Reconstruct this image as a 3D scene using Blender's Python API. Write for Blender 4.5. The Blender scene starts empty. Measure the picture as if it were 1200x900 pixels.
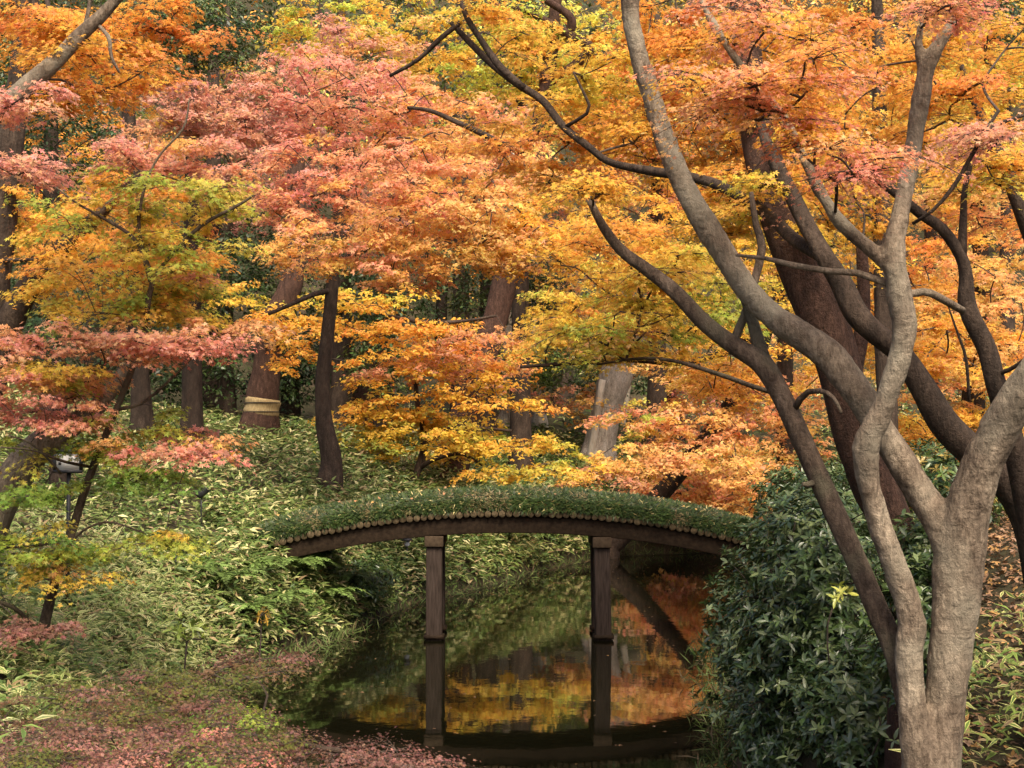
import bpy, math, random
import numpy as np
from mathutils import Vector

random.seed(7)
rng = np.random.default_rng(11)
S = bpy.context.scene
COL = S.collection

# ---------------------------------------------------------------- camera
F = 50.0 / 36.0 * 1200.0          # focal length in photo pixels
CAM_H = 3.15                      # metres above the pond
PITCH = math.atan(70.0 / F)       # eye level lies 70 px under the middle of the frame
cam_d = bpy.data.cameras.new('camera'); cam = bpy.data.objects.new('camera', cam_d); COL.objects.link(cam)
cam_d.lens = 50; cam_d.sensor_width = 36; cam_d.clip_end = 600; cam_d.clip_start = 0.1
cam.location = (0, 0, CAM_H); cam.rotation_euler = (math.pi / 2 + PITCH, 0, 0)
S.camera = cam
CP, SP = math.cos(PITCH), math.sin(PITCH)

def ray(px, py):
    u = (np.asarray(px, float) - 600) / F; v = (450 - np.asarray(py, float)) / F
    y = CP - v * SP; z = SP + v * CP
    return u / y, z / y            # per metre of ground distance
def P(px, py, d):
    rx, rz = ray(px, py)
    return np.array([rx * d, d, CAM_H + rz * d])

# ---------------------------------------------------------------- terrain
POND = np.array([(-1.2, 8.6), (-2.6, 11), (-3.65, 14), (-3.8, 17), (-3.6, 20), (-3.0, 22.3), (-2.7, 24), (-1.9, 28.4), (-.74, 31),
                 (.87, 36), (2.9, 40), (6, 41.5), (14, 43), (22, 42), (22, 37), (14, 36), (8, 33), (5.2, 29), (3.9, 25), (3.1, 21.9),
                 (2.5, 17), (2.1, 13.8), (1.9, 11), (1.4, 8.6)], float)
def pond_dist(x, y):
    x = np.asarray(x, float).ravel(); y = np.asarray(y, float).ravel()
    best = np.full(x.shape, 1e9); inside = np.zeros(x.shape, bool)
    n = len(POND)
    for i in range(n):
        ax, ay = POND[i]; bx, by = POND[(i + 1) % n]
        ex, ey = bx - ax, by - ay
        t = np.clip(((x - ax) * ex + (y - ay) * ey) / (ex * ex + ey * ey), 0, 1)
        best = np.minimum(best, np.hypot(x - ax - t * ex, y - ay - t * ey))
        c = (ay > y) != (by > y)
        with np.errstate(divide='ignore', invalid='ignore'):
            xi = (bx - ax) * (y - ay) / (by - ay if by != ay else 1e-9) + ax
        inside ^= c & (x < xi)
    return np.where(inside, -best, best)
def sstep(a, b, v):
    t = np.clip((v - a) / (b - a), 0, 1); return t * t * (3 - 2 * t)
def ground_z(x, y):
    x = np.asarray(x, float); y = np.asarray(y, float); sh = np.broadcast(x, y).shape
    x = np.broadcast_to(x, sh).ravel(); y = np.broadcast_to(y, sh).ravel()
    d = pond_dist(x, y)
    dd = np.maximum(d, 0)
    far = sstep(8, 13, y)
    soft = 8 * (1 - np.exp(-dd / 8))
    z = 1.25 * (1 - np.exp(-dd / 0.75)) + (0.06 + 0.34 * far) * soft
    z += 0.62 * np.maximum(y - 47, 0) * sstep(47, 60, y) - 0.0 * y
    z += 0.16 * np.maximum(-x - 11, 0) + 0.16 * np.maximum(x - 9, 0)
    z = np.minimum(z, 38 + 0.02 * y)
    z += 0.05 * np.sin(x * 1.7 + 0.6 * y) * np.cos(y * 1.3 - .4 * x) * np.minimum(dd, 1)
    z = np.where(d < 0, -0.9 * (1 - np.exp(d / 0.5)), z)
    return z.reshape(sh)
def gz(x, y): return float(ground_z(np.array([x]), np.array([y]))[0])
def gd(px, py, dmin=5.0, dmax=95.0):
    """ground distance at which the sight line through a pixel meets the terrain"""
    rx, rz = ray(px, py); d = np.arange(dmin, dmax, .1)
    below = (CAM_H + rz * d) < ground_z(rx * d, d)
    return float(d[np.argmax(below)]) if below.any() else dmax

# ---------------------------------------------------------------- materials
def new_mat(name):
    m = bpy.data.materials.new(name); m.use_nodes = True
    nt = m.node_tree; nt.nodes.clear()
    out = nt.nodes.new('ShaderNodeOutputMaterial')
    return m, nt, out
def N(nt, kind, **kw):
    n = nt.nodes.new(kind)
    for k, v in kw.items():
        if k in n.inputs: n.inputs[k].default_value = v
        else: setattr(n, k, v)
    return n
def leaf_material(name, trans=0.4, rough=0.5, spec=0.3, tint=(1.0, 1.0, 1.0)):
    m, nt, out = new_mat(name); L = nt.links.new
    a = N(nt, 'ShaderNodeAttribute', attribute_name='leaf_colour')
    p = N(nt, 'ShaderNodeBsdfPrincipled'); p.inputs['Roughness'].default_value = rough
    p.inputs['Specular IOR Level'].default_value = spec
    L(a.outputs['Color'], p.inputs['Base Color'])
    if trans > 0:
        t = N(nt, 'ShaderNodeBsdfTranslucent'); mx = N(nt, 'ShaderNodeMixShader'); mx.inputs[0].default_value = trans
        L(a.outputs['Color'], t.inputs['Color'])
        L(p.outputs[0], mx.inputs[1]); L(t.outputs[0], mx.inputs[2]); L(mx.outputs[0], out.inputs[0])
    else: L(p.outputs[0], out.inputs[0])
    return m
def bark_material(name, c1, c2, c3, scale=9.0, bump=.5, moss=None):
    m, nt, out = new_mat(name); L = nt.links.new
    tc = N(nt, 'ShaderNodeTexCoord')
    mp = N(nt, 'ShaderNodeMapping'); mp.inputs['Scale'].default_value = (1, 1, .35)
    L(tc.outputs['Object'], mp.inputs[0])
    n1 = N(nt, 'ShaderNodeTexNoise', Scale=scale, Detail=8.0, Roughness=.68)
    n2 = N(nt, 'ShaderNodeTexNoise', Scale=scale * 7, Detail=6.0, Roughness=.7)
    n3 = N(nt, 'ShaderNodeTexNoise', Scale=scale * .35, Detail=3.0)
    L(mp.outputs[0], n1.inputs[0]); L(mp.outputs[0], n2.inputs[0]); L(tc.outputs['Object'], n3.inputs[0])
    # fine horizontal cracks, as on maple bark
    mp2 = N(nt, 'ShaderNodeMapping'); mp2.inputs['Scale'].default_value = (3, 3, 30)
    L(tc.outputs['Object'], mp2.inputs[0])
    n4 = N(nt, 'ShaderNodeTexNoise', Scale=1.6, Detail=5.0, Roughness=.6); L(mp2.outputs[0], n4.inputs[0])
    r1 = N(nt, 'ShaderNodeValToRGB'); e = r1.color_ramp.elements
    e[0].position = .3; e[0].color = (*c1, 1); e[1].position = .72; e[1].color = (*c3, 1)
    k = r1.color_ramp.elements.new(.5); k.color = (*c2, 1)
    L(n1.outputs[0], r1.inputs[0])
    mx = N(nt, 'ShaderNodeMixRGB', blend_type='MULTIPLY'); mx.inputs[0].default_value = .75
    r2 = N(nt, 'ShaderNodeValToRGB'); e = r2.color_ramp.elements
    e[0].position = .3; e[0].color = (.45, .42, .4, 1); e[1].position = .62; e[1].color = (1.15, 1.12, 1.1, 1)
    L(n2.outputs[0], r2.inputs[0]); L(r1.outputs[0], mx.inputs[1]); L(r2.outputs[0], mx.inputs[2])
    m5 = N(nt, 'ShaderNodeMixRGB', blend_type='MULTIPLY'); m5.inputs[0].default_value = .8; n6 = N(nt, 'ShaderNodeTexNoise', Scale=scale * 3.1, Detail=7.0, Roughness=.75, Distortion=1.2); L(mp.outputs[0], n6.inputs[0]); r6 = N(nt, 'ShaderNodeValToRGB'); e = r6.color_ramp.elements; e[0].position = .36; e[0].color = (.42, .38, .34, 1); e[1].position = .56; e[1].color = (1.1, 1.1, 1.08, 1); L(n6.outputs[0], r6.inputs[0]); L(mx.outputs[0], m5.inputs[1]); L(r6.outputs[0], m5.inputs[2]); mx = m5
    last = mx
    if moss:
        r3 = N(nt, 'ShaderNodeValToRGB'); e = r3.color_ramp.elements
        e[0].position = .47; e[0].color = (0, 0, 0, 1); e[1].position = .66; e[1].color = (.6, .6, .6, 1)
        L(n3.outputs[0], r3.inputs[0])
        m2 = N(nt, 'ShaderNodeMixRGB'); m2.inputs[2].default_value = (*moss, 1)
        L(r3.outputs[0], m2.inputs[0]); L(mx.outputs[0], m2.inputs[1]); last = m2
    p = N(nt, 'ShaderNodeBsdfPrincipled'); p.inputs['Roughness'].default_value = .85
    p.inputs['Specular IOR Level'].default_value = .2
    L(last.outputs[0], p.inputs['Base Color'])
    ad = N(nt, 'ShaderNodeMath', operation='ADD'); md = N(nt, 'ShaderNodeMath', operation='MULTIPLY'); md.inputs[1].default_value = .5
    md.inputs[1].default_value = .25; n5 = N(nt, 'ShaderNodeTexNoise', Scale=scale * 2.6, Detail=5.0, Roughness=.6, Distortion=.8); L(tc.outputs['Object'], n5.inputs[0]); L(n4.outputs[0], md.inputs[0]); L(md.outputs[0], ad.inputs[0]); L(n2.outputs[0], ad.inputs[1])
    b = N(nt, 'ShaderNodeBump', Strength=bump, Distance=.03); a2 = N(nt, 'ShaderNodeMath', operation='ADD'); L(ad.outputs[0], a2.inputs[0]); L(n5.outputs[0], a2.inputs[1]); L(a2.outputs[0], b.inputs['Height']); L(b.outputs[0], p.inputs['Normal'])
    L(p.outputs[0], out.inputs[0])
    return m
def mottled(name, c1, c2, scale=6, rough=.9, bump=.3, stretch=(1, 1, 1), dist=.02):
    m, nt, out = new_mat(name); L = nt.links.new
    tc = N(nt, 'ShaderNodeTexCoord'); mp = N(nt, 'ShaderNodeMapping'); mp.inputs['Scale'].default_value = stretch
    n = N(nt, 'ShaderNodeTexNoise', Scale=scale, Detail=8.0, Roughness=.65)
    r = N(nt, 'ShaderNodeValToRGB'); e = r.color_ramp.elements
    e[0].position = .32; e[0].color = (*c1, 1); e[1].position = .68; e[1].color = (*c2, 1)
    p = N(nt, 'ShaderNodeBsdfPrincipled'); p.inputs['Roughness'].default_value = rough; p.inputs['Specular IOR Level'].default_value = .25
    b = N(nt, 'ShaderNodeBump', Strength=bump, Distance=dist)
    L(tc.outputs['Object'], mp.inputs[0]); L(mp.outputs[0], n.inputs[0]); L(n.outputs[0], r.inputs[0]); L(r.outputs[0], p.inputs['Base Color'])
    L(n.outputs[0], b.inputs['Height']); L(b.outputs[0], p.inputs['Normal']); L(p.outputs[0], out.inputs[0])
    return m
M = {}
M['maple'] = leaf_material('maple_leaf', .55, .5, .25)
M['evergreen'] = leaf_material('evergreen_leaf', .15, .42, .4)
M['glossy'] = leaf_material('glossy_leaf', .10, .32, .6)
M['bamboo'] = leaf_material('bamboo_grass_leaf', .25, .5, .3)
M['litter'] = leaf_material('fallen_leaf', .1, .7, .2)
M['bark_grey'] = bark_material('grey_maple_bark', (.07, .05, .036), (.175, .135, .098), (.33, .27, .20), 7, .7, (.255, .225, .165))
M['bark_brown'] = bark_material('brown_maple_bark', (.035, .024, .017), (.085, .060, .043), (.16, .12, .09), 7, .7, (.12, .11, .07))
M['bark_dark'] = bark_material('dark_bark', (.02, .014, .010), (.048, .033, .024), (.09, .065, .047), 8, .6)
M['bark_red'] = bark_material('reddish_bark', (.03, .016, .012), (.07, .038, .027), (.125, .072, .052), 12, .9)
M['bark_pale'] = bark_material('pale_bark', (.22, .19, .15), (.36, .32, .27), (.5, .46, .4), 8, .4)
M['twig'] = mottled('twig_bark', (.03, .022, .017), (.09, .065, .05), 30)
M['timber'] = mottled('weathered_timber', (.010, .0065, .0042), (.032, .021, .013), 5, .8, .35, (3, 3, 3))
M['post'] = mottled('grey_post_timber', (.018, .0125, .0095), (.05, .036, .029), 10, .8, .4, (3, 3, .3))
M['capwood'] = mottled('cut_end_timber', (.03, .02, .013), (.066, .046, .029), 14, .8, .3)
M['logend'] = mottled('log_timber', (.035, .025, .014), (.12, .088, .05), 22, .8, .3)
M['soil'] = mottled('dark_soil', (.022, .016, .011), (.06, .042, .028), 4, .95, .6)
for k in ('timber', 'post', 'capwood', 'logend'):
    M[k].node_tree.nodes['Principled BSDF'].inputs['Specular IOR Level'].default_value = .06
M['straw'] = mottled('straw', (.17, .12, .055), (.34, .26, .13), 40, .85, .5, (1, 1, .15))
M['pole'] = mottled('pale_pole', (.3, .25, .19), (.5, .44, .36), 12, .8, .3, (1, 1, .2))
M['black'] = mottled('black_metal', (.012, .012, .013), (.03, .03, .03), 20, .4, .05)
M['lens'] = mottled('lamp_glass', (.22, .23, .24), (.32, .33, .34), 8, .15, .02)
M['white'] = mottled('white_panel', (.6, .58, .53), (.7, .68, .63), 8, .5, .02)
M['rope'] = mottled('black_rope', (.02, .018, .015), (.05, .04, .03), 40, .9, .3)

# ---------------------------------------------------------------- mesh helpers
def mesh_obj(name, V, Q, mats, parent=None, col=None, midx=None, smooth=False):
    V = np.ascontiguousarray(V, np.float32); Q = np.ascontiguousarray(Q, np.int32)
    me = bpy.data.meshes.new(name)
    k = Q.shape[1]
    me.vertices.add(len(V)); me.vertices.foreach_set('co', V.ravel())
    me.loops.add(Q.size); me.loops.foreach_set('vertex_index', Q.ravel())
    me.polygons.add(len(Q)); me.polygons.foreach_set('loop_start', np.arange(0, Q.size, k, dtype=np.int32))
    if midx is not None: me.polygons.foreach_set('material_index', np.ascontiguousarray(midx, np.int32))
    if smooth: me.polygons.foreach_set('use_smooth', np.ones(len(Q), bool))
    me.update(calc_edges=True)
    if col is not None:
        at = me.attributes.new('leaf_colour', 'FLOAT_COLOR', 'FACE')
        c = np.ones((len(Q), 4), np.float32); c[:, :3] = col
        at.data.foreach_set('color', c.ravel())
    for m in mats: me.materials.append(m)
    o = bpy.data.objects.new(name, me); COL.objects.link(o)
    if parent is not None: o.parent = parent
    return o
def thing(name, label, cat, loc=(0, 0, 0), group=None):
    o = bpy.data.objects.new(name, None); COL.objects.link(o); o.location = tuple(float(v) for v in loc)
    o.empty_display_size = .2
    tag(o, label, cat, group); return o
def tag(o, label, cat, group=None):
    o['label'] = label; o['category'] = cat
    if group: o['group'] = group
    return o
def kind(o, k): o['kind'] = k; return o

def catmull(pts, n):
    pts = np.asarray(pts, float); m = len(pts)
    if m == 2:
        t = np.linspace(0, 1, n)[:, None]; return pts[0] * (1 - t) + pts[1] * t
    p = np.vstack([2 * pts[0] - pts[1], pts, 2 * pts[-1] - pts[-2]])
    out = []
    u = np.linspace(0, m - 1 - 1e-6, n)
    i = u.astype(int); t = (u - i)[:, None]
    p0, p1, p2, p3 = p[i], p[i + 1], p[i + 2], p[i + 3]
    return .5 * (2 * p1 + (p2 - p0) * t + (2 * p0 - 5 * p1 + 4 * p2 - p3) * t ** 2 + (3 * p1 - p0 - 3 * p2 + p3) * t ** 3)
def tube(pts, rad, sides=10, lump=0.0, seed=0):
    """swept tube; pts (n,3), rad (n,)"""
    pts = np.asarray(pts, float); rad = np.asarray(rad, float); n = len(pts)
    T = np.gradient(pts, axis=0); T /= np.linalg.norm(T, axis=1)[:, None] + 1e-9
    ref = np.array([0, 1., 0]) if abs(T[0][1]) < .8 else np.array([1., 0, 0])
    A = np.empty((n, 3)); a = np.cross(T[0], ref); a /= np.linalg.norm(a); A[0] = a
    for i in range(1, n):
        a = A[i - 1] - T[i] * np.dot(A[i - 1], T[i]); A[i] = a / (np.linalg.norm(a) + 1e-9)
    B = np.cross(T, A)
    th = np.linspace(0, 2 * math.pi, sides, endpoint=False)
    R = np.repeat(rad[:, None], sides, 1)
    if lump:
        ph = seed * 1.7; s = np.linspace(0, n / 6.0, n)[:, None]
        R = R * (1 + lump * (np.sin(2 * th[None] + s * 1.1 + ph) * .5 + np.sin(3 * th[None] - s * 1.9 + ph * 2) * .35 + np.sin(th[None] * 5 + s * 3.1) * .15
                             + .5 * np.sin(s * 2.3 + ph)))
    V = pts[:, None] + A[:, None] * (np.cos(th)[None, :, None] * R[..., None]) + B[:, None] * (np.sin(th)[None, :, None] * R[..., None])
    V = V.reshape(-1, 3)
    i = np.arange(n - 1)[:, None] * sides; j = np.arange(sides)[None]; j2 = (j + 1) % sides
    Q = np.stack([i + j, i + j2, i + sides + j2, i + sides + j], -1).reshape(-1, 4)
    # closing caps: a centre vertex collapsed quad-wise
    c0 = len(V); V = np.vstack([V, pts[:1], pts[-1:]])
    h = sides // 2
    cap0 = np.array([[c0, (2 * k + 2) % sides, (2 * k + 1) % sides, 2 * k] for k in range(h)])
    e = (n - 1) * sides
    cap1 = np.array([[c0 + 1, e + 2 * k, e + (2 * k + 1) % sides, e + (2 * k + 2) % sides] for k in range(h)])
    return V, np.vstack([Q, cap0, cap1])
class Acc:
    def __init__(s): s.V = []; s.Q = []; s.C = []; s.M = []; s.n = 0
    def add(s, V, Q, col=None, mi=0):
        s.V.append(np.asarray(V, np.float32)); s.Q.append(np.asarray(Q, np.int64) + s.n); s.n += len(V)
        c = np.ones((len(Q), 3), np.float32) * (np.asarray(col, np.float32) if col is not None else .1)
        s.C.append(c); s.M.append(np.full(len(Q), mi, np.int32))
    def build(s, name, mats, parent=None, smooth=False, col=True):
        return mesh_obj(name, np.vstack(s.V), np.vstack(s.Q), mats, parent, np.vstack(s.C) if col else None, np.concatenate(s.M), smooth)
def box(c, h, rot=0.0):
    x, y, z = h
    V = np.array([(sx * x, sy * y, sz * z) for sz in (-1, 1) for sy in (-1, 1) for sx in (-1, 1)], float)
    if rot:
        cr, sr = math.cos(rot), math.sin(rot); V[:, :2] = V[:, :2] @ np.array([[cr, sr], [-sr, cr]])
    V += np.asarray(c, float)
    Q = np.array([(0, 2, 3, 1), (4, 5, 7, 6), (0, 1, 5, 4), (2, 6, 7, 3), (0, 4, 6, 2), (1, 3, 7, 5)])
    return V, Q
def bevel(o, w=.01, seg=2):
    b = o.modifiers.new('bevel', 'BEVEL'); b.width = w; b.segments = seg; b.limit_method = 'ANGLE'; return o

# leaf templates: x is the tip direction, z the normal
def kites(angs, lens, hw, mid=.45, droop=.18):
    V = [(0, 0, 0)]; Q = []
    for a, l in zip(angs, lens):
        a = math.radians(a); c, s = math.cos(a), math.sin(a); b = len(V)
        for x, y in ((mid * l, -hw), (l, 0), (mid * l, hw)):
            X, Y = x * c - y * s, x * s + y * c
            V.append((X, Y, -droop * (X * X + Y * Y) + (.04 if y == 0 else 0)))
        Q.append((0, b, b + 1, b + 2))
    V = np.array(V, float); V[:, 0] += .1
    return V, np.array(Q)
MAPLE5 = kites((-108, -52, 0, 52, 108), (.66, .92, 1.05, .92, .66), .17)
MAPLE3 = kites((-70, 0, 70), (.9, 1.05, .9), .24)
MAPLE1 = kites((-40, 40), (1, 1), .33, .5)
LENS = (np.array([(0, 0, 0), (.35, -.15, .05), (.35, .15, .05), (.7, -.125, 0), (.7, .125, 0), (1, 0, -.12), (.35, 0, 0), (.7, 0, -.05)], float),
        np.array([(0, 1, 6, 2), (1, 3, 7, 6), (6, 7, 4, 2), (3, 5, 4, 7)]))
LENS1 = (np.array([(0, 0, 0), (.5, -.22, .04), (1, 0, -.1), (.5, .22, .04)], float), np.array([(0, 1, 2, 3)]))

def unit(v): return v / (np.linalg.norm(v, axis=-1, keepdims=True) + 1e-9)
def frames(tip, nrm):
    n = unit(nrm); x = unit(tip - n * np.sum(tip * n, 1, keepdims=True)); y = np.cross(n, x)
    return np.stack([x, y, n], 1)          # rows are axes
def instances(tmpl, pos, R, size):
    V, Q = tmpl; n = len(pos); k = len(V)
    W = np.einsum('vi,nij->nvj', V, R) * np.asarray(size).reshape(-1, 1, 1) + pos[:, None]
    QQ = (Q[None] + (np.arange(n) * k)[:, None, None]).reshape(-1, Q.shape[1])
    return W.reshape(-1, 3), QQ
def rep(c, tmpl): return np.repeat(c, len(tmpl[1]), 0)

# leaf colours (albedo): each palette is a list of (colour, weight)
PAL = {
    'pink':   [((.78, .35, .25), 5), ((.80, .40, .23), 3), ((.68, .28, .21), 2)],
    'salmon': [((.86, .36, .20), 5), ((.86, .42, .17), 3), ((.82, .30, .20), 2)],
    'dusty':  [((.36, .175, .135), 5), ((.44, .21, .165), 2), ((.28, .14, .10), 3)],
    'pinkbrown': [((.66, .34, .24), 5), ((.56, .28, .21), 3), ((.74, .39, .22), 3)],
    'pinkorange': [((.82, .40, .18), 5), ((.80, .35, .20), 3), ((.83, .44, .13), 3)],
    'orange': [((.84, .37, .07), 6), ((.84, .42, .075), 4), ((.83, .31, .09), 2)],
    'peach':  [((.86, .47, .16), 6), ((.86, .51, .14), 4), ((.84, .40, .17), 2)],
    'goldorange': [((.84, .44, .07), 6), ((.84, .38, .075), 4), ((.74, .45, .07), 2)],
    'gold':   [((.80, .50, .075), 6), ((.83, .45, .08), 3), ((.62, .50, .08), 3)],
    'yg':     [((.58, .50, .09), 4), ((.40, .43, .075), 4), ((.72, .50, .085), 3), ((.76, .42, .16), 1)],
    'green':  [((.24, .34, .06), 5), ((.34, .40, .065), 3), ((.17, .27, .055), 3)],
    'lime':   [((.70, .66, .12), 5), ((.56, .60, .11), 4), ((.74, .57, .10), 2)],
    'rust':   [((.66, .34, .14), 5), ((.58, .28, .15), 3), ((.74, .42, .12), 3)],
    'dark':   [((.035, .065, .018), 6), ((.055, .09, .022), 4), ((.022, .04, .015), 3)],
    'olive':  [((.10, .13, .035), 5), ((.16, .17, .04), 3), ((.07, .11, .03), 3)],
    'mauve':  [((.25, .13, .10), 5), ((.30, .15, .115), 4), ((.20, .10, .07), 3)],
    'moss':   [((.13, .145, .035), 5), ((.18, .17, .04), 3), ((.20, .12, .06), 2)],
}
def pick(pal, n):
    if isinstance(pal, str): pal = [(pal, 1)]
    w = np.array([p[1] for p in pal], float); w /= w.sum()
    which = rng.choice(len(pal), n, p=w); out = np.empty((n, 3))
    for i, (name, _) in enumerate(pal):
        q = PAL[name]; m = which == i
        ww = np.array([c[1] for c in q], float); ww /= ww.sum()
        out[m] = np.array([c[0] for c in q])[rng.choice(len(q), m.sum(), p=ww)]
    return out

def blob_centres(b):
    """b = (px, py, rx, ry, d, dd, n, palette): n sprays inside an ellipsoid; radii in photo px, depth in metres"""
    px, py, rx, ry, d, dd, n, pal = b
    v = rng.normal(size=(n, 3)); v = unit(v) * (rng.random((n, 1)) ** .42)
    c = P(px, py, d); s = d / F
    pos = c + v * np.array([rx * s, dd, ry * s])
    return pos, v, pick(pal, n)

def sprays(acc, pos, out_dir, cols, R, nleaf, leaf, tmpl, flat=.07, droop=.3, twig=False, up=1.0, spread=115, tilt=.18, tmat=1):
    """leafy fans: each has ~7 fine twigs fanning outwards with leaves along them"""
    n = len(pos)
    if n == 0: return
    R = R * rng.uniform(.65, 1.3, n)
    az = np.arctan2(out_dir[:, 1], out_dir[:, 0]) + rng.normal(0, .6, n)
    k = 8
    offs = np.radians(np.linspace(-spread, spread, k))[None] + rng.normal(0, .14, (n, k))
    klen = rng.uniform(.6, 1.1, (n, k)) * (1 - .35 * np.abs(np.linspace(-1, 1, k))[None])
    tx = rng.normal(0, tilt, n); ty = rng.normal(0, tilt, n)
    j = rng.integers(0, k, (n, nleaf)); t = rng.random((n, nleaf)) ** .62
    I = np.arange(n)[:, None]
    ang = az[:, None] + offs[I, j]
    r = t * klen[I, j]
    lat = rng.normal(0, .075, (n, nleaf)) * (.5 + t)
    x = r * np.cos(ang) - lat * np.sin(ang); y = r * np.sin(ang) + lat * np.cos(ang)
    z = tx[:, None] * x + ty[:, None] * y - droop * (x * x + y * y) + rng.normal(0, flat, (n, nleaf))
    p = pos[:, None] + np.stack([x, y, z], -1) * R[:, None, None]
    la = ang + rng.normal(0, .8, ang.shape)
    tip = np.stack([np.cos(la), np.sin(la), -.45 + rng.normal(0, .3, la.shape)], -1)
    nr = np.stack([np.cos(ang) * .55, np.sin(ang) * .55, np.full(ang.shape, up)], -1) + rng.normal(0, .38, ang.shape + (3,))
    p = p.reshape(-1, 3); Rm = frames(tip.reshape(-1, 3), nr.reshape(-1, 3))
    sz = leaf * rng.uniform(.5, 1.4, len(p))
    c = np.repeat(cols, nleaf, 0) * rng.uniform(.72, 1.22, (len(p), 1))
    c = c * (1 + rng.normal(0, .09, (len(p), 3)))
    V, Q = instances(tmpl, p, Rm, sz)
    acc.add(V, Q, np.clip(rep(c, tmpl), .004, .8), 0)
    if twig:
        for i in range(n):
            for q in range(0, k, 1):
                a = az[i] + offs[i, q]; s = np.linspace(0, .85 * klen[i, q], 4)
                xx, yy = s * np.cos(a), s * np.sin(a)
                pts = pos[i] + np.stack([xx, yy, tx[i] * xx + ty[i] * yy - droop * s * s - .02], -1) * R[i]
                V, Q = tube(pts, np.array([.0028, .0022, .0016, .0008]) * (1 if R[i] < .6 else 1.3), 4)
                acc.add(V, Q, None, tmat)

def twig_network(acc, nodes, nrad, targets, base_r=.006, power=.5, rmax=.05, mi=1):
    """greedy branching: every spray joins the nearest point already on the tree, thicker where more hangs on it"""
    if len(targets) == 0: return
    m0 = len(nodes); pos = [*nodes]; par = [-1] * m0
    d0 = np.min(np.linalg.norm(targets[:, None] - nodes[None], axis=2), axis=1)
    order = np.argsort(d0)
    allp = np.empty((m0 + len(targets) * 2, 3)); allp[:m0] = nodes; cost = np.zeros(len(allp)); cnt = m0
    parent = np.full(len(allp), -1)
    for i in order:
        t = targets[i]; dv = t - allp[:cnt]; dist = np.linalg.norm(dv, axis=1)
        pen = dist + .18 * cost[:cnt] + .5 * np.maximum(0, -dv[:, 2])
        b = int(np.argmin(pen)); L = dist[b]
        mid = allp[b] + dv[b] * .5 + rng.normal(0, .07, 3) * L + np.array([0, 0, .06 * L])
        allp[cnt] = mid; parent[cnt] = b; cost[cnt] = cost[b] + L * .5
        allp[cnt + 1] = t; parent[cnt + 1] = cnt; cost[cnt + 1] = cost[b] + L
        cnt += 2
    load = np.ones(cnt)
    for i in range(cnt - 1, m0 - 1, -1):
        if parent[i] >= 0: load[parent[i]] += load[i] * .6
    rad = np.minimum(base_r * load ** power, rmax)
    for i in range(m0, cnt, 2):
        b = parent[i]; r0 = rad[i] if b < m0 else min(rad[i] * 1.1, rad[b])
        pts = catmull(np.array([allp[b], allp[i], allp[i + 1]]), 6)
        rr = np.linspace(r0, rad[i + 1], 6)
        V, Q = tube(pts, rr, 5 if r0 < .02 else 7); acc.add(V, Q, None, mi)

def path_world(path, n=None):
    w = np.array([P(a, b, c) for a, b, c, _ in path]); r = np.array([.5 * e * c / F for _, _, c, e in path])
    L = np.sum(np.linalg.norm(np.diff(w, axis=0), axis=1)); n = n or int(np.clip(L / .07, 8, 90))
    W4 = catmull(np.hstack([w, r[:, None]]), n)
    return W4[:, :3], np.maximum(W4[:, 3], .003)
def rooted(w, r):
    """carry the lowest end of a stem down into the soil, with a slight root flare"""
    g = gz(w[0, 0], w[0, 1]); base = np.array([w[0, 0], w[0, 1], g])
    if w[0, 2] - g > .02:
        k = int(np.clip((w[0, 2] - g) / .12, 2, 40)); t = np.linspace(0, 1, k, endpoint=False)[:, None]
        sl = (w[0] - w[min(3, len(w) - 1)]); lean = sl[:2] / (abs(sl[2]) + .2) * .3
        foot = base.copy(); foot[:2] += np.clip(lean * (w[0, 2] - g), -.6, .6); foot[2] = gz(*foot[:2])
        w = np.vstack([foot * (1 - t) + w[0] * t, w]); r = np.concatenate([np.full(k, r[0]), r])
    else: foot = w[0].copy()
    w = np.vstack([w[0] - np.array([0, 0, .35]), w]); r = np.concatenate([r[:1], r])
    h = w[:, 2] - foot[2]
    r = r * (1 + .35 * np.exp(-np.maximum(h, 0) / (r[0] * 2.2 + .02)))
    return w, r, foot
def leaf_px(d): return (4.6 if d < 12 else 3.8) * d / F

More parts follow.
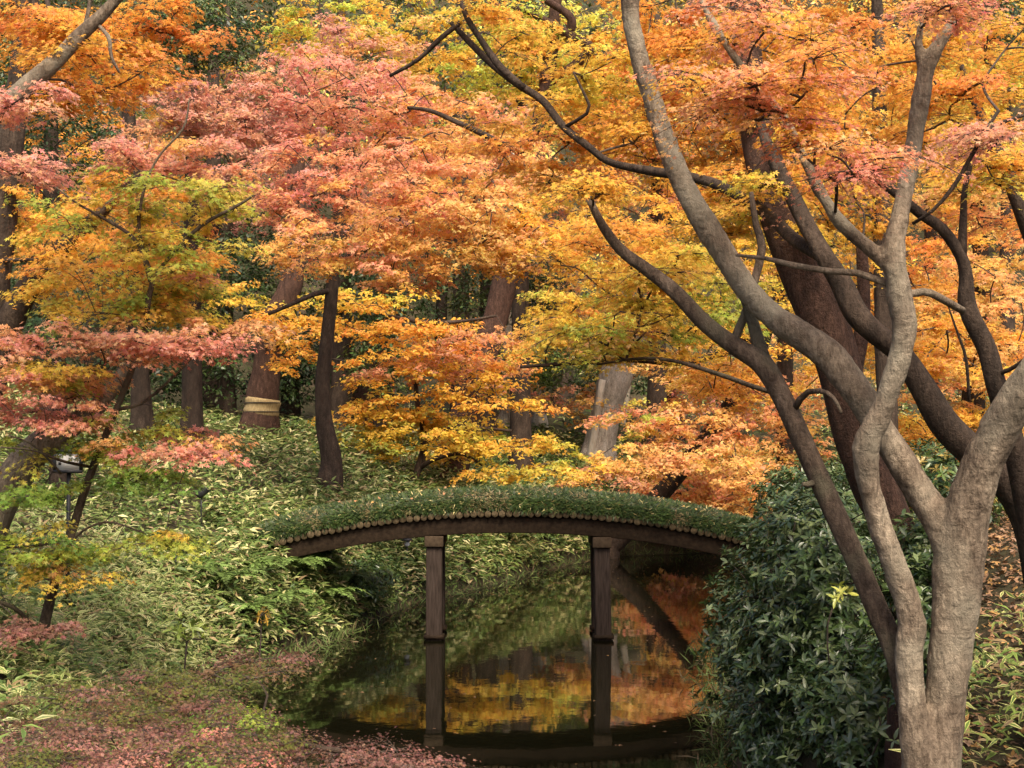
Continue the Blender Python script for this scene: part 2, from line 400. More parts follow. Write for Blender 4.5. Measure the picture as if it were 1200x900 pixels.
def tree(name, label, cat, stems, blobs, branches=(), bark='bark_dark', group=None, remesh=None, leaf=1.0, mat='maple', R=None, twigs=True,
         nleaf=None, lump=.05, kindleaf=None, flat=.07, droop=.3, sides=14, twr=.006, rmax=.05, wscale=1.0):
    acc_t = Acc(); nodes = []; rads = []; foot = None
    for i, st in enumerate(stems):
        w, r = path_world(st); r = r * wscale
        if i == 0: w, r, foot = rooted(w, r)
        V, Q = tube(w, r, sides, lump, seed=i + len(name)); acc_t.add(V, Q); nodes.append(w[2:]); rads.append(r)
    t = thing(name, label, cat, foot, group); off = np.asarray(foot, float)
    acc_t.V = [v - off.astype(np.float32) for v in acc_t.V]
    o = acc_t.build('trunk', [M[bark]], t, smooth=True, col=False)
    if remesh:
        m = o.modifiers.new('weld', 'REMESH'); m.mode = 'VOXEL'; m.voxel_size = remesh; m.use_smooth_shade = True
        m = o.modifiers.new('soften', 'SMOOTH'); m.factor = .5; m.iterations = 6
        for sz, stg in ((.16, .022), (.045, .007)):
            tx = bpy.data.textures.new('bark_relief', 'CLOUDS'); tx.noise_scale = sz; tx.noise_depth = 2
            m = o.modifiers.new('relief', 'DISPLACE'); m.texture = tx; m.strength = stg; m.mid_level = .5
    for i, br in enumerate(branches):
        bk = bark
        if isinstance(br, tuple): br, bk = br
        w, r = path_world(br); V, Q = tube(w - off, r * wscale, 16 if r[0] > .05 else 10, .06, seed=i * 3 + 1)
        b = mesh_obj('branch', V, Q, [M[bk]], t, smooth=True); nodes.append(w); rads.append(r)
    nodes = np.vstack(nodes)[::2]
    acc = Acc()
    allpos = []
    for b in blobs:
        pos, v, cols = blob_centres(b); d = b[4]
        rr = R or np.clip(.26 + .0115 * d, .3, .95)
        tm = kindleaf or (MAPLE5 if d < 14 else MAPLE3 if d < 32 else MAPLE1)
        lp = leaf_px(d) * leaf
        nl = nleaf or int(np.clip(105 * (rr / (9.5 * lp)) ** 2, 60, 215))
        od = v + 0.3 * np.array([0, -1, 0])
        sprays(acc, pos - off, od, cols, rr, nl, lp, tm, flat, droop, twig=(d < 13 and twigs))
        allpos.append(pos)
    if allpos:
        tg = np.vstack(allpos)
        if twigs:
            near = np.min(np.linalg.norm(tg[:, None] - nodes[None], axis=2), axis=1)
            twig_network(acc, nodes - off, None, (tg - np.array([0, 0, .03]) - off)[near < 9], twr, .5, rmax)
        acc.build('crown', [M[mat], M['twig']], t)
    return t

# ---------------------------------------------------------------- ground and water
def axis(a, b, lo, hi, fine, grow=1.16):
    mid = list(np.arange(lo, hi + 1e-6, fine)); s = fine; v = hi; up = []
    while v < b: s *= grow; v += s; up.append(v)
    s = fine; v = lo; dn = []
    while v > a: s *= grow; v -= s; dn.append(v)
    return np.array(dn[::-1] + mid + up)
gx = axis(-170, 170, -13, 13, .2); gy = axis(-40, 190, 5, 46, .2)
X, Y = np.meshgrid(gx, gy); Z = ground_z(X, Y)
nx, ny = len(gx), len(gy)
i = np.arange(ny - 1)[:, None] * nx + np.arange(nx - 1)[None]
Q = np.stack([i, i + 1, i + nx + 1, i + nx], -1).reshape(-1, 4)
m, nt, out = new_mat('forest_floor'); L = nt.links.new
tc = N(nt, 'ShaderNodeTexCoord'); n1 = N(nt, 'ShaderNodeTexNoise', Scale=1.1, Detail=8.0, Roughness=.7); n2 = N(nt, 'ShaderNodeTexNoise', Scale=14.0, Detail=8.0, Roughness=.7)
r1 = N(nt, 'ShaderNodeValToRGB'); e = r1.color_ramp.elements
e[0].position = .35; e[0].color = (.028, .020, .013, 1); e[1].position = .65; e[1].color = (.075, .052, .034, 1)
k = r1.color_ramp.elements.new(.5); k.color = (.045, .042, .02, 1)
p = N(nt, 'ShaderNodeBsdfPrincipled'); p.inputs['Roughness'].default_value = .95; p.inputs['Specular IOR Level'].default_value = .15
mx = N(nt, 'ShaderNodeMixRGB', blend_type='MULTIPLY'); mx.inputs[0].default_value = .8
b = N(nt, 'ShaderNodeBump', Strength=.8, Distance=.05)
L(tc.outputs['Object'], n1.inputs[0]); L(tc.outputs['Object'], n2.inputs[0]); L(n1.outputs[0], r1.inputs[0]); L(r1.outputs[0], mx.inputs[1])
r2 = N(nt, 'ShaderNodeValToRGB'); e = r2.color_ramp.elements; e[0].position = .3; e[0].color = (.4, .4, .4, 1); e[1].position = .7; e[1].color = (1.2, 1.2, 1.2, 1)
L(n2.outputs[0], r2.inputs[0]); L(r2.outputs[0], mx.inputs[2]); L(mx.outputs[0], p.inputs['Base Color']); L(n2.outputs[0], b.inputs['Height']); L(b.outputs[0], p.inputs['Normal'])
L(p.outputs[0], out.inputs[0])
kind(mesh_obj('ground', np.stack([X, Y, Z], -1).reshape(-1, 3), Q, [m], smooth=True), 'structure')

m, nt, out = new_mat('pond_water'); L = nt.links.new
p = N(nt, 'ShaderNodeBsdfPrincipled'); p.inputs['Base Color'].default_value = (.005, .0048, .0022, 1); p.inputs['Roughness'].default_value = .03
p.inputs['IOR'].default_value = 1.45; p.inputs['Specular IOR Level'].default_value = .6
tc = N(nt, 'ShaderNodeTexCoord'); mp = N(nt, 'ShaderNodeMapping'); mp.inputs['Scale'].default_value = (1.0, .8, 1)
n1 = N(nt, 'ShaderNodeTexNoise', Scale=2.2, Detail=3.0, Roughness=.5); b = N(nt, 'ShaderNodeBump', Strength=.035, Distance=.05)
L(tc.outputs['Object'], mp.inputs[0]); L(mp.outputs[0], n1.inputs[0]); L(n1.outputs[0], b.inputs['Height']); L(b.outputs[0], p.inputs['Normal']); L(p.outputs[0], out.inputs[0])
V = np.array([(-5.2, 7.8, 0), (23.5, 7.8, 0), (23.5, 44.5, 0), (-5.2, 44.5, 0)], float)
kind(mesh_obj('water', V, np.array([[0, 1, 2, 3]]), [m]), 'structure')

# ---------------------------------------------------------------- earth-topped log bridge
BY = 22.86                                    # distance of its near face
BZ = float(P(600, 602, BY)[2])                # height of the log centres at the crown of the arch
def arch(x): return BZ - 0.0305 * x * x - 0.00018 * x ** 4
X0, X1, BW = -3.85, 4.0, 1.45
br = thing('footbridge', 'arched earth-topped log footbridge over the dark pond', 'bridge', (0, BY, BZ))
off = np.array([0, BY, BZ])
def curved_bar(y0, y1, top, bot, name, mat, x0=X0, x1=X1, n=60, bw=.012):
    xs = np.linspace(x0, x1, n); zt = arch(xs) + top; zb = arch(xs) + bot
    ring = np.stack([np.stack([xs, np.full(n, y0), zb], -1), np.stack([xs, np.full(n, y1), zb], -1),
                     np.stack([xs, np.full(n, y1), zt], -1), np.stack([xs, np.full(n, y0), zt], -1)], 1) - off
    V = ring.reshape(-1, 3); i = np.arange(n - 1)[:, None] * 4; j = np.arange(4)[None]
    Q = np.stack([i + j, i + 4 + j, i + 4 + (j + 1) % 4, i + (j + 1) % 4], -1).reshape(-1, 4)
    Q = np.vstack([Q, [[0, 1, 2, 3]], [[4 * n - 1, 4 * n - 2, 4 * n - 3, 4 * n - 4]]])
    return bevel(mesh_obj(name, V, Q, [mat], br), bw)
LR = .058
for y0 in (BY + .07, BY + BW * .5, BY + BW - .29):
    curved_bar(y0, y0 + .24, -LR + .004, -LR - .255, 'beam', M['timber'])
xs = -3.78; first = None
while xs < 3.95:
    z = arch(xs)
    r = LR * random.uniform(.9, 1.05)
    if first is None:
        w = np.array([(0, 0, 0), (0, .006, 0), (0, .05, 0), (0, BW - .02, 0), (0, BW, 0)], float)
        V, Q = tube(w, np.array([LR * .88, LR * .96, LR, LR, LR * .9]), 16)
        first = mesh_obj('deck_log', V, Q, [M['logend']], br, smooth=False); lo = first
    else:
        lo = first.copy(); COL.objects.link(lo); lo.parent = br
    lo.location = (xs, random.uniform(-.03, .012), z - BZ + random.uniform(-.006, .006)); s = r / LR; lo.scale = (s, 1, s); lo.rotation_euler = (0, random.uniform(0, 6), 0)
    slope = .061 * abs(xs); xs += 2 * LR * .985 / math.sqrt(1 + slope * slope)
# posts: two in each bent, with a cap beam and a wooden collar at the waterline
for px, tilt in ((509, .0), (705, .02)):
    x = float(P(px, 690, BY + .2)[0])
    for yy, wd in ((BY + .19, .126), (BY + BW - .2, .12)):
        ztop = arch(x) - LR - .255 - .17
        V, Q = box((0, 0, 0), (wd, .13, (ztop + 1.3) / 2)); V = V.copy()
        lowm = V[:, 2] < 0; V[lowm, 0] += -tilt * -2; V[lowm, 0] *= 1.06
        V += np.array([x, yy, (ztop - 1.3) / 2]) - off
        po = bevel(mesh_obj('post', V, Q, [M['post']], br), .02, 3)
        V, Q = box(np.array([x + tilt * 1.2, yy, .055]) - off, (wd + .035, .165, .03)); mesh_obj('collar', V, Q, [M['timber']], po)
    zt = arch(x) - LR - .258
    V, Q = box(np.array([x, BY + BW / 2, zt - .085]) - off, (.15, BW / 2 - .01, .085)); bevel(mesh_obj('cap_beam', V, Q, [M['capwood']], br), .012)
# turf: a mounded bed of soil, then the grass itself
def turf_profile(s):        # s 0..1 across the width -> y, height over log centre
    y = BY + .03 + s * (BW - .06)
    return y, LR + .035 + .27 * np.clip(np.sin(math.pi * np.clip(s, 0, 1)), 0, 1) ** .25
nx_, ns_ = 90, 14
xs_ = np.linspace(-4.2, 4.4, nx_); ss = np.linspace(0, 1, ns_) ** 1.5
yy, hh = turf_profile(ss); hh[0] = LR + .03; hh[-1] = LR + .03
V = np.stack([np.repeat(xs_[:, None], ns_, 1), np.repeat(yy[None], nx_, 0), arch(xs_)[:, None] + hh[None] - .03 + .012 * np.sin(xs_ * 7)[:, None]], -1).reshape(-1, 3) - off
i = np.arange(nx_ - 1)[:, None] * ns_ + np.arange(ns_ - 1)[None]
Q = np.stack([i, i + ns_, i + ns_ + 1, i + 1], -1).reshape(-1, 4)
tsoil = mesh_obj('earth_bed', V, Q, [M['soil']], br, smooth=True)
nb = 44000
x = rng.uniform(-4.3, 4.5, nb); s = np.where(rng.random(nb) < .5, rng.random(nb) ** 4 * .12, rng.random(nb))
y, h = turf_profile(s)
pos = np.stack([x, y, arch(x) + h - .02], -1) - off
out = np.stack([rng.normal(0, .45, nb), (s - .5) * 1.6 - .2 + rng.normal(0, .35, nb), rng.uniform(.1, .9, nb) - .8 * (h > LR + .19) * (s < .1)], -1)
Rm = frames(out, np.stack([rng.normal(0, .6, nb), np.full(nb, -.8), np.full(nb, .7)], -1) + rng.normal(0, .3, (nb, 3)))
BL = (np.array([(0, -.06, 0), (.45, -.10, .05), (1, 0, -.12), (.45, .10, .05)], float), np.array([(0, 1, 2, 3)]))
c = np.array([(.028, .05, .011), (.046, .072, .016), (.018, .032, .008), (.085, .082, .024), (.38, .32, .14)])[rng.choice(5, nb, p=[.40, .27, .21, .10, .02])] * rng.uniform(.7, 1.25, (nb, 1))
patch = np.sin(x * 2.1 + 1.5 * np.sin(x * 5.3)) * np.cos(s * 7 + x * 1.3)
c = c * (1 + .22 * patch)[:, None]; dry_ = (patch < -.45) & (rng.random(nb) < .35); c[dry_] = np.array([.17, .13, .06])
V, Q = instances(BL, pos, Rm, rng.uniform(.06, .135, nb) * (1 + .22 * patch))
turf = mesh_obj('turf', V, Q, [M['bamboo']], br, rep(c, BL)); kind(turf, 'stuff')

nl_ = 45; x = rng.uniform(-3.9, 4.1, nl_); s = rng.random(nl_) ** 1.3; y, h = turf_profile(s)
Rm = frames(rng.normal(0, 1, (nl_, 3)) * np.array([1, 1, .2]), np.array([0, -.4, 1.]) + rng.normal(0, .35, (nl_, 3)))
c = np.array([(.50, .30, .10), (.42, .20, .10), (.55, .38, .16), (.30, .17, .09)])[rng.integers(0, 4, nl_)]
V, Q = instances(MAPLE5, np.stack([x, y, arch(x) + h + .075], -1), Rm, rng.uniform(.028, .05, nl_))
kind(mesh_obj('fallen_leaves', V, Q, [M['litter']], None, rep(c, MAPLE5)), 'stuff')

# ---------------------------------------------------------------- ground cover
PB = (np.array([(0, -.03, 0), (0, -.012, 0), (0, .012, 0), (0, .03, 0), (.4, -.115, .06), (.4, -.06, .04), (.4, .06, .04), (.4, .115, .06),
                (1, -.012, -.12), (1, -.006, -.12), (1, .006, -.12), (1, .012, -.12)], float),
      np.array([(0, 4, 5, 1), (1, 5, 6, 2), (2, 6, 7, 3), (4, 8, 9, 5), (5, 9, 10, 6), (6, 10, 11, 7)]))
PBm = np.array([1, 0, 1, 1, 0, 1])
PB1 = (np.array([(0, 0, 0), (.45, -.13, .05), (1, 0, -.12), (.45, .13, .05)], float), np.array([(0, 1, 2, 3)]))
def bamboo(name, xr, yr, n, keep, h=(.15, .45), size=.135, pale=.45, tint=(1, 1, 1), dry=.08, wfun=None):
    x = rng.uniform(*xr, n * 4); y = rng.uniform(*yr, n * 4)
    ok = keep(x, y) & (rng.random(n * 4) < np.minimum(1, (13 / np.maximum(y, 6)) ** 1.7))
    x, y = x[ok][:n], y[ok][:n]; g = ground_z(x, y); k = len(x)
    patch = .5 + .5 * np.sin(x * .9 + 1.3 * np.sin(y * .7)) * np.cos(y * .8 + x * .35)
    hh = rng.uniform(*h, k) * (.7 + .55 * patch)
    acc = Acc(); nb = 6
    slope_y = -.35
    az = rng.uniform(0, 6.283, (k, 1)) + np.arange(nb)[None] * 1.05 + rng.normal(0, .35, (k, nb))
    el = rng.uniform(-.35, .55, (k, nb))
    tip = np.stack([np.cos(az) * np.cos(el), np.sin(az) * np.cos(el), np.sin(el)], -1).reshape(-1, 3)
    pos = np.repeat(np.stack([x, y, g + hh], -1), nb, 0) + rng.normal(0, .05, (k * nb, 3))
    nr = np.array([0, -.25, 1.0]) + rng.normal(0, .35, (k * nb, 3))
    Rm = frames(tip, nr); sz = size * rng.uniform(.65, 1.25, k * nb) * np.repeat(np.clip(.6 + y / 50, .8, 1.5), nb)
    dist = np.repeat(y, nb)
    green = np.array([(.085, .135, .03), (.12, .165, .04), (.06, .095, .025), (.15, .175, .05)])[rng.integers(0, 4, k * nb)] * np.array(tint)
    cream = np.array([(.52, .48, .24), (.44, .41, .18), (.34, .35, .13)])[rng.integers(0, 3, k * nb)] * np.array(tint)
    cream = np.where(rng.random((k * nb, 1)) < np.repeat(.35 + .5 * pale * patch, nb)[:, None], cream, green * 1.35)
    isdry = rng.random(k * nb) < dry
    green[isdry] = (.22, .15, .07); cream[isdry] = (.34, .25, .13)
    near = dist < 19
    V, Q = instances(PB, pos[near], Rm[near], sz[near])
    c = np.where(PBm[None, :, None] == 1, cream[near][:, None], green[near][:, None]).reshape(-1, 3) * np.repeat(rng.uniform(.8, 1.2, near.sum()), len(PB[1]))[:, None]
    acc.add(V, Q, c)
    f = ~near
    cc = np.where(rng.random((f.sum(), 1)) < .45, cream[f], green[f]) * rng.uniform(.8, 1.2, (f.sum(), 1))
    V, Q = instances(PB1, pos[f], Rm[f], sz[f] * 1.1); acc.add(V, Q, cc)
    # canes
    o = acc.build(name, [M['bamboo']]); return kind(o, 'stuff')
bamboo('bamboo_grass', (-17, 4), (7.5, 47), 21000, lambda x, y: (pond_dist(x, y) > .14 + .1 * np.sin(y * 2.1)) & (x < -.6 + np.maximum(0, y - 29) * .35))
bamboo('bamboo_grass', (-6, 24), (30, 54), 7000, lambda x, y: (pond_dist(x, y) > .15) & (y > 31), size=.16)
bamboo('bamboo_grass', (2.2, 9), (8.2, 22), 2600, lambda x, y: (pond_dist(x, y) > 1.0) & ~((x > 3.2 + .02 * y) & (y > 10.4) & (y < 15.5)), pale=.3, tint=(1.0, 1.0, .85), dry=.14)
bamboo('bamboo_grass', (-1, 14), (35, 48), 6000, lambda x, y: (pond_dist(x, y) > .12), size=.16)
bamboo('bamboo_grass', (-7, -.5), (11, 24), 8500, lambda x, y: (pond_dist(x, y) > .03) & (pond_dist(x, y) < 1.5) & (x < -1.2), h=(.05, .3), size=.135, pale=.45)
bamboo('bamboo_grass', (-5, 2.5), (23, 40), 15000, lambda x, y: (pond_dist(x, y) > .03) & (pond_dist(x, y) < 2.2) & (x < -.6 + np.maximum(0, y - 29) * .35), h=(.05, .35), size=.15)
# dry grass and ferny weeds hanging over the wet bank
def bank_grass():
    n = 5000; i = rng.integers(0, len(POND), n * 3); t = rng.random(n * 3)
    a = POND[i]; bpt = POND[(i + 1) % len(POND)]; q = a + (bpt - a) * t[:, None]
    keep = (q[:, 1] > 13) & (q[:, 0] < 8); q = q[keep][:n] + rng.normal(0, .16, (min(n, keep.sum()), 2))
    g = ground_z(q[:, 0], q[:, 1]); k = len(q)
    pos = np.stack([q[:, 0], q[:, 1], np.maximum(g, .02)], -1)
    tip = np.stack([rng.normal(0, .6, k), rng.normal(0, .6, k), rng.uniform(.1, 1.1, k)], -1)
    Rm = frames(tip, rng.normal(0, 1, (k, 3)) + np.array([0, -1, .3]))
    c = np.array([(.12, .085, .045), (.09, .125, .03), (.06, .095, .025), (.12, .15, .05)])[rng.integers(0, 4, k)] * rng.uniform(.6, 1.2, (k, 1))
    B = (np.array([(0, -.03, 0), (.5, -.035, .08), (1, 0, -.1), (.5, .035, .08)], float), np.array([(0, 1, 2, 3)]))
    V, Q = instances(B, pos, Rm, rng.uniform(.12, .30, k)); return kind(mesh_obj('bank_grass', V, Q, [M['litter']], None, rep(c, B)), 'stuff')
bank_grass()
def litter(name, n, xr, yr, keep, size=.045, lift=.015, onwater=False):
    x = rng.uniform(*xr, n); y = rng.uniform(*yr, n); ok = keep(x, y); x, y = x[ok], y[ok]; k = len(x)
    z = np.full(k, .006) if onwater else ground_z(x, y) + lift + rng.random(k) * .02
    nr = np.array([0, 0, 1.]) + rng.normal(0, .02 if onwater else .4, (k, 3))
    Rm = frames(rng.normal(0, 1, (k, 3)) * np.array([1, 1, .05]), nr)
    c = np.array([(.20, .11, .06), (.30, .17, .09), (.14, .08, .045), (.36, .2, .07), (.24, .15, .10)])[rng.integers(0, 5, k)] * rng.uniform(.6, 1.3, (k, 1))
    V, Q = instances(MAPLE3, np.stack([x, y, z], -1), Rm, size * rng.uniform(.7, 1.4, k)); return kind(mesh_obj(name, V, Q, [M['litter']], None, rep(c, MAPLE3)), 'stuff')
litter('fallen_leaves', 16000, (2.6, 9), (8.5, 19), lambda x, y: pond_dist(x, y) > .6)
litter('floating_leaves', 1100, (-3, 6), (12, 38), lambda x, y: (pond_dist(x, y) < -.1) & ((pond_dist(x, y) > -.5) | (rng.random(len(x)) < .25)), .03, onwater=True)

# ---------------------------------------------------------------- the near maple and the trees round it
tree('maple_tree', 'grey multi-stemmed maple with smooth forking trunks beside the glossy dark shrubs', 'tree',
     [[(1085, 985, 7, 82), (1090, 905, 7, 66), (1103, 850, 7, 54), (1110, 800, 7, 52), (1119, 725, 7, 56), (1125, 645, 7, 62), (1140, 575, 6.95, 58), (1170, 505, 6.85, 53), (1215, 435, 6.7, 47), (1275, 350, 6.6, 42), (1340, 200, 6.5, 34)],
      [(1118, 655, 7, 46), (1100, 610, 7.04, 42), (1070, 563, 7.08, 38), (1040, 515, 7.1, 38), (1007, 462, 7.15, 40), (975, 420, 7.2, 40), (940, 394, 7.25, 38), (902, 368, 7.3, 35), (868, 328, 7.35, 33), (838, 280, 7.38, 32), (812, 238, 7.4, 31), (785, 180, 7.45, 28), (763, 110, 7.5, 26), (744, 45, 7.5, 24), (736, -40, 7.5, 22), (742, -140, 7.5, 16)],
      [(1082, 930, 6.96, 48), (1070, 830, 6.93, 36), (1065, 760, 6.95, 38), (1068, 728, 6.95, 37), (1052, 672, 6.93, 34), (1033, 620, 6.92, 32), (1019, 570, 6.9, 31), (1015, 522, 6.88, 35), (1033, 482, 6.85, 30), (1051, 430, 6.82, 29), (1060, 382, 6.8, 32), (1052, 335, 6.8, 30), (1047, 290, 6.82, 29), (1058, 240, 6.85, 25), (1070, 175, 6.9, 23), (1080, 112, 6.9, 25), (1086, 80, 6.9, 23), (1100, 52, 6.9, 20), (1118, 22, 6.9, 20), (1136, -40, 6.9, 16)],
      [(1084, 100, 6.9, 16), (1077, 55, 6.9, 12), (1079, 10, 6.9, 10), (1068, -50, 6.95, 8)],
      [(1048, 318, 6.82, 24), (1022, 293, 6.85, 20), (988, 264, 6.9, 18), (962, 226, 6.95, 16), (940, 182, 7, 15), (918, 140, 7, 14), (885, 95, 7.1, 12), (852, 55, 7.15, 11), (815, -10, 7.2, 9)]],
     [(690, 226, 36, 16, 7.5, .25, 5, 'goldorange'), (850, 104, 80, 28, 6.6, .4, 9, [('salmon', 3), ('orange', 1)]), (935, 98, 80, 26, 6.5, .4, 9, [('salmon', 2), ('orange', 1)]), (890, 132, 70, 20, 6.7, .35, 6, [('salmon', 1), ('orange', 1)]), (1000, 186, 85, 16, 6.4, .3, 8, 'salmon'),
      (945, 165, 50, 16, 6.6, .3, 4, [('salmon', 1), ('orange', 1)]), (905, 28, 90, 26, 7.0, .5, 10, [('salmon', 1), ('orange', 1)]), (1075, 12, 60, 20, 6.6, .3, 6, 'salmon'),
      (760, 320, 70, 60, 8.4, .6, 16, 'gold'), (720, 390, 90, 40, 8.6, .6, 14, [('gold', 1), ('yg', 1)]), (830, 330, 50, 50, 8.6, .5, 9, 'yg'),
      (690, 300, 70, 40, 8.4, .6, 9, 'goldorange')],
     branches=[([(1078, 870, 7.02, 38), (1052, 770, 7.08, 31), (1027, 712, 7.13, 30), (1001, 652, 7.18, 29), (976, 597, 7.22, 29), (955, 550, 7.26, 28), (935, 505, 7.3, 28), (915, 462, 7.34, 28), (893, 426, 7.38, 30), (860, 405, 7.42, 24), (825, 378, 7.46, 21), (790, 341, 7.5, 19), (757, 315, 7.55, 17), (728, 293, 7.6, 15), (706, 264, 7.65, 12), (690, 232, 7.7, 9)], 'bark_brown'), [(1046, 335, 6.84, 9), (1005, 320, 6.9, 9), (975, 318, 6.95, 8), (930, 311, 7, 8), (898, 303, 7.05, 6), (862, 299, 7.1, 4)],
               ([(897, 428, 7.4, 20), (886, 392, 7.44, 17), (879, 366, 7.46, 14), (868, 340, 7.5, 10)], 'bark_brown'),
               ([(868, 412, 7.42, 15), (862, 396, 7.45, 13), (872, 372, 7.48, 12), (884, 330, 7.52, 11), (893, 290, 7.56, 11), (886, 264, 7.6, 9), (880, 225, 7.6, 6)], 'bark_brown'),
               [(1060, 346, 6.8, 10), (1085, 342, 6.8, 11), (1105, 351, 6.85, 11), (1128, 364, 6.95, 10)],
               ([(948, 520, 7.3, 8), (922, 470, 7.7, 8), (880, 452, 8, 7), (835, 436, 8.2, 6), (790, 423, 8.4, 5), (750, 420, 8.6, 4), (700, 427, 8.8, 3)], 'bark_brown'),
               ([(930, 480, 7.3, 10), (945, 460, 7.2, 8), (965, 459, 7.1, 7), (978, 468, 7.05, 6), (986, 484, 7.0, 4)], 'bark_brown'),
               ([(955, 565, 7.24, 9), (946, 568, 7.18, 8), (941, 567, 7.15, 5)], 'bark_brown')],
     bark='bark_grey', remesh=.011, wscale=.89, sides=20, lump=.06, twr=.004, rmax=.016)
tree('maple_tree', 'dark brown maple limb rising crookedly behind the right-hand grey limb', 'tree',
     [[(1222, 690, 7.9, 34), (1205, 600, 7.8, 30), (1188, 520, 7.7, 27), (1168, 452, 7.6, 24), (1157, 410, 7.6, 22), (1138, 372, 7.6, 21), (1132, 350, 7.6, 20), (1132, 325, 7.6, 17), (1126, 300, 7.6, 15), (1104, 268, 7.6, 14), (1078, 250, 7.6, 12), (1045, 222, 7.6, 11), (1012, 198, 7.6, 10), (975, 170, 7.6, 7)]],
     [(1150, 195, 70, 40, 8.2, .6, 12, [('gold', 1), ('orange', 1)]), (1130, 130, 80, 40, 8.6, .6, 12, 'orange'), (1160, 60, 60, 40, 8.8, .6, 9, 'goldorange'), (1020, 60, 70, 40, 8.8, .6, 10, 'orange'),
      (1170, 160, 50, 14, 7.4, .4, 5, 'pink')],
     branches=[[(1127, 300, 7.6, 12), (1129, 256, 7.6, 9), (1131, 220, 7.6, 7), (1145, 170, 7.7, 6), (1170, 130, 7.8, 4)],
               [(1070, 262, 7.4, 4), (1095, 245, 7.3, 4), (1120, 215, 7.3, 5), (1140, 180, 7.3, 5), (1160, 150, 7.3, 5), (1200, 135, 7.3, 4)],
               [(1164, 440, 7.6, 6), (1185, 432, 7.5, 5), (1205, 418, 7.4, 4)],
               [(1136, 470, 8.4, 4), (1132, 420, 8.4, 4), (1122, 390, 8.4, 3), (1110, 355, 8.4, 2)]],
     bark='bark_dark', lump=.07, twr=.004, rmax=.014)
tree('maple_tree', 'big dark curving maple limb sweeping in from the edge behind the grey trunk', 'tree',
     [[(1240, 780, 8.7, 58), (1228, 690, 8.6, 52), (1208, 612, 8.5, 44), (1176, 560, 8.45, 39), (1138, 528, 8.4, 36), (1106, 495, 8.4, 34), (1082, 455, 8.4, 31), (1055, 415, 8.4, 28), (1024, 389, 8.4, 27), (1003, 366, 8.45, 28), (986, 332, 8.5, 26), (966, 300, 8.5, 22), (946, 265, 8.6, 20), (926, 225, 8.7, 18), (906, 185, 8.8, 15), (890, 140, 9, 12), (880, 80, 9.2, 9)],
      [(966, 302, 8.55, 17), (930, 280, 8.8, 15), (905, 256, 9, 14), (880, 238, 9.2, 13), (840, 216, 9.5, 12), (800, 206, 9.8, 11), (760, 200, 10, 11), (715, 190, 10.2, 9), (690, 172, 10.3, 9), (660, 148, 10.4, 9), (636, 118, 10.5, 9), (606, 98, 10.6, 9), (575, 74, 10.7, 8), (545, 44, 10.8, 7), (528, 26, 10.8, 5)]],
     [(690, 110, 90, 40, 10.8, .8, 16, 'gold'), (640, 170, 80, 40, 11, .8, 12, 'orange'), (760, 160, 60, 60, 11, .8, 12, 'goldorange'), (870, 190, 60, 60, 9.9, .6, 16, 'goldorange'), (905, 240, 55, 40, 9.2, .5, 9, 'gold'),
      (850, 260, 50, 40, 10.4, .6, 8, 'gold'), (560, 40, 60, 30, 11, .8, 6, 'goldorange')],
     branches=[[(614, 104, 10.5, 9), (586, 78, 10.5, 9), (566, 50, 10.6, 8), (548, 22, 10.6, 7), (535, -10, 10.7, 5)],
               [(540, 26, 10.8, 6), (515, 46, 10.8, 6), (490, 70, 10.9, 5), (457, 89, 11, 4)],
               [(660, 150, 10.4, 5), (690, 130, 10.2, 4), (682, 105, 10.2, 3), (672, 85, 10.2, 2)]],
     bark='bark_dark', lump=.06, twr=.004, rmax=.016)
tree('maple_tree', 'thick reddish-brown leaning trunk crossing behind the grey maple stems', 'tree',
     [[(1075, 730, 9.6, 66), (1060, 660, 9.5, 54), (1032, 582, 9.5, 50), (1002, 510, 9.5, 50), (983, 430, 9.5, 54), (963, 367, 9.5, 57), (938, 310, 9.55, 56), (915, 252, 9.6, 50), (896, 190, 9.7, 44), (882, 120, 9.8, 38), (872, 20, 10, 32), (866, -80, 10, 24)],
      [(1040, 625, 9.55, 20), (1012, 575, 9.65, 26), (997, 515, 9.7, 26), (1000, 440, 9.7, 22), (1008, 400, 9.7, 18), (1012, 350, 9.8, 16), (1010, 290, 9.9, 14)]],
     [(830, 60, 90, 60, 10.6, .8, 20, 'orange'), (920, 70, 80, 50, 10.8, .8, 18, 'goldorange'), (870, 140, 80, 50, 10.8, .8, 16, 'orange'), (980, 240, 60, 60, 10.8, .8, 14, 'goldorange'), (1000, 130, 70, 50, 10.6, .8, 14, 'orange'),
      (780, 30, 60, 40, 11, .8, 10, 'orange')],
     bark='bark_red', lump=.04, twr=.004, rmax=.02)
tree('maple_tree', 'straight slim dark trunk standing vertically behind the grey maple fork', 'tree',
     [[(1040, 470, 15, 24), (1036, 380, 15, 23), (1034, 300, 15, 21), (1031, 180, 15, 19), (1030, 80, 15, 16), (1026, -40, 15, 12), (1020, -140, 15, 8)]],
     [(1020, 330, 60, 70, 15.5, 1.2, 18, 'goldorange'), (1090, 300, 60, 60, 15.5, 1.2, 18, 'orange'), (960, 150, 70, 60, 15.5, 1.2, 14, 'orange'), (1100, 120, 70, 70, 15.5, 1.2, 18, 'gold'), (1090, 400, 70, 50, 16, 1.2, 16, 'goldorange'), (1010, 20, 90, 40, 16, 1.2, 16, 'orange')],
     bark='bark_dark')
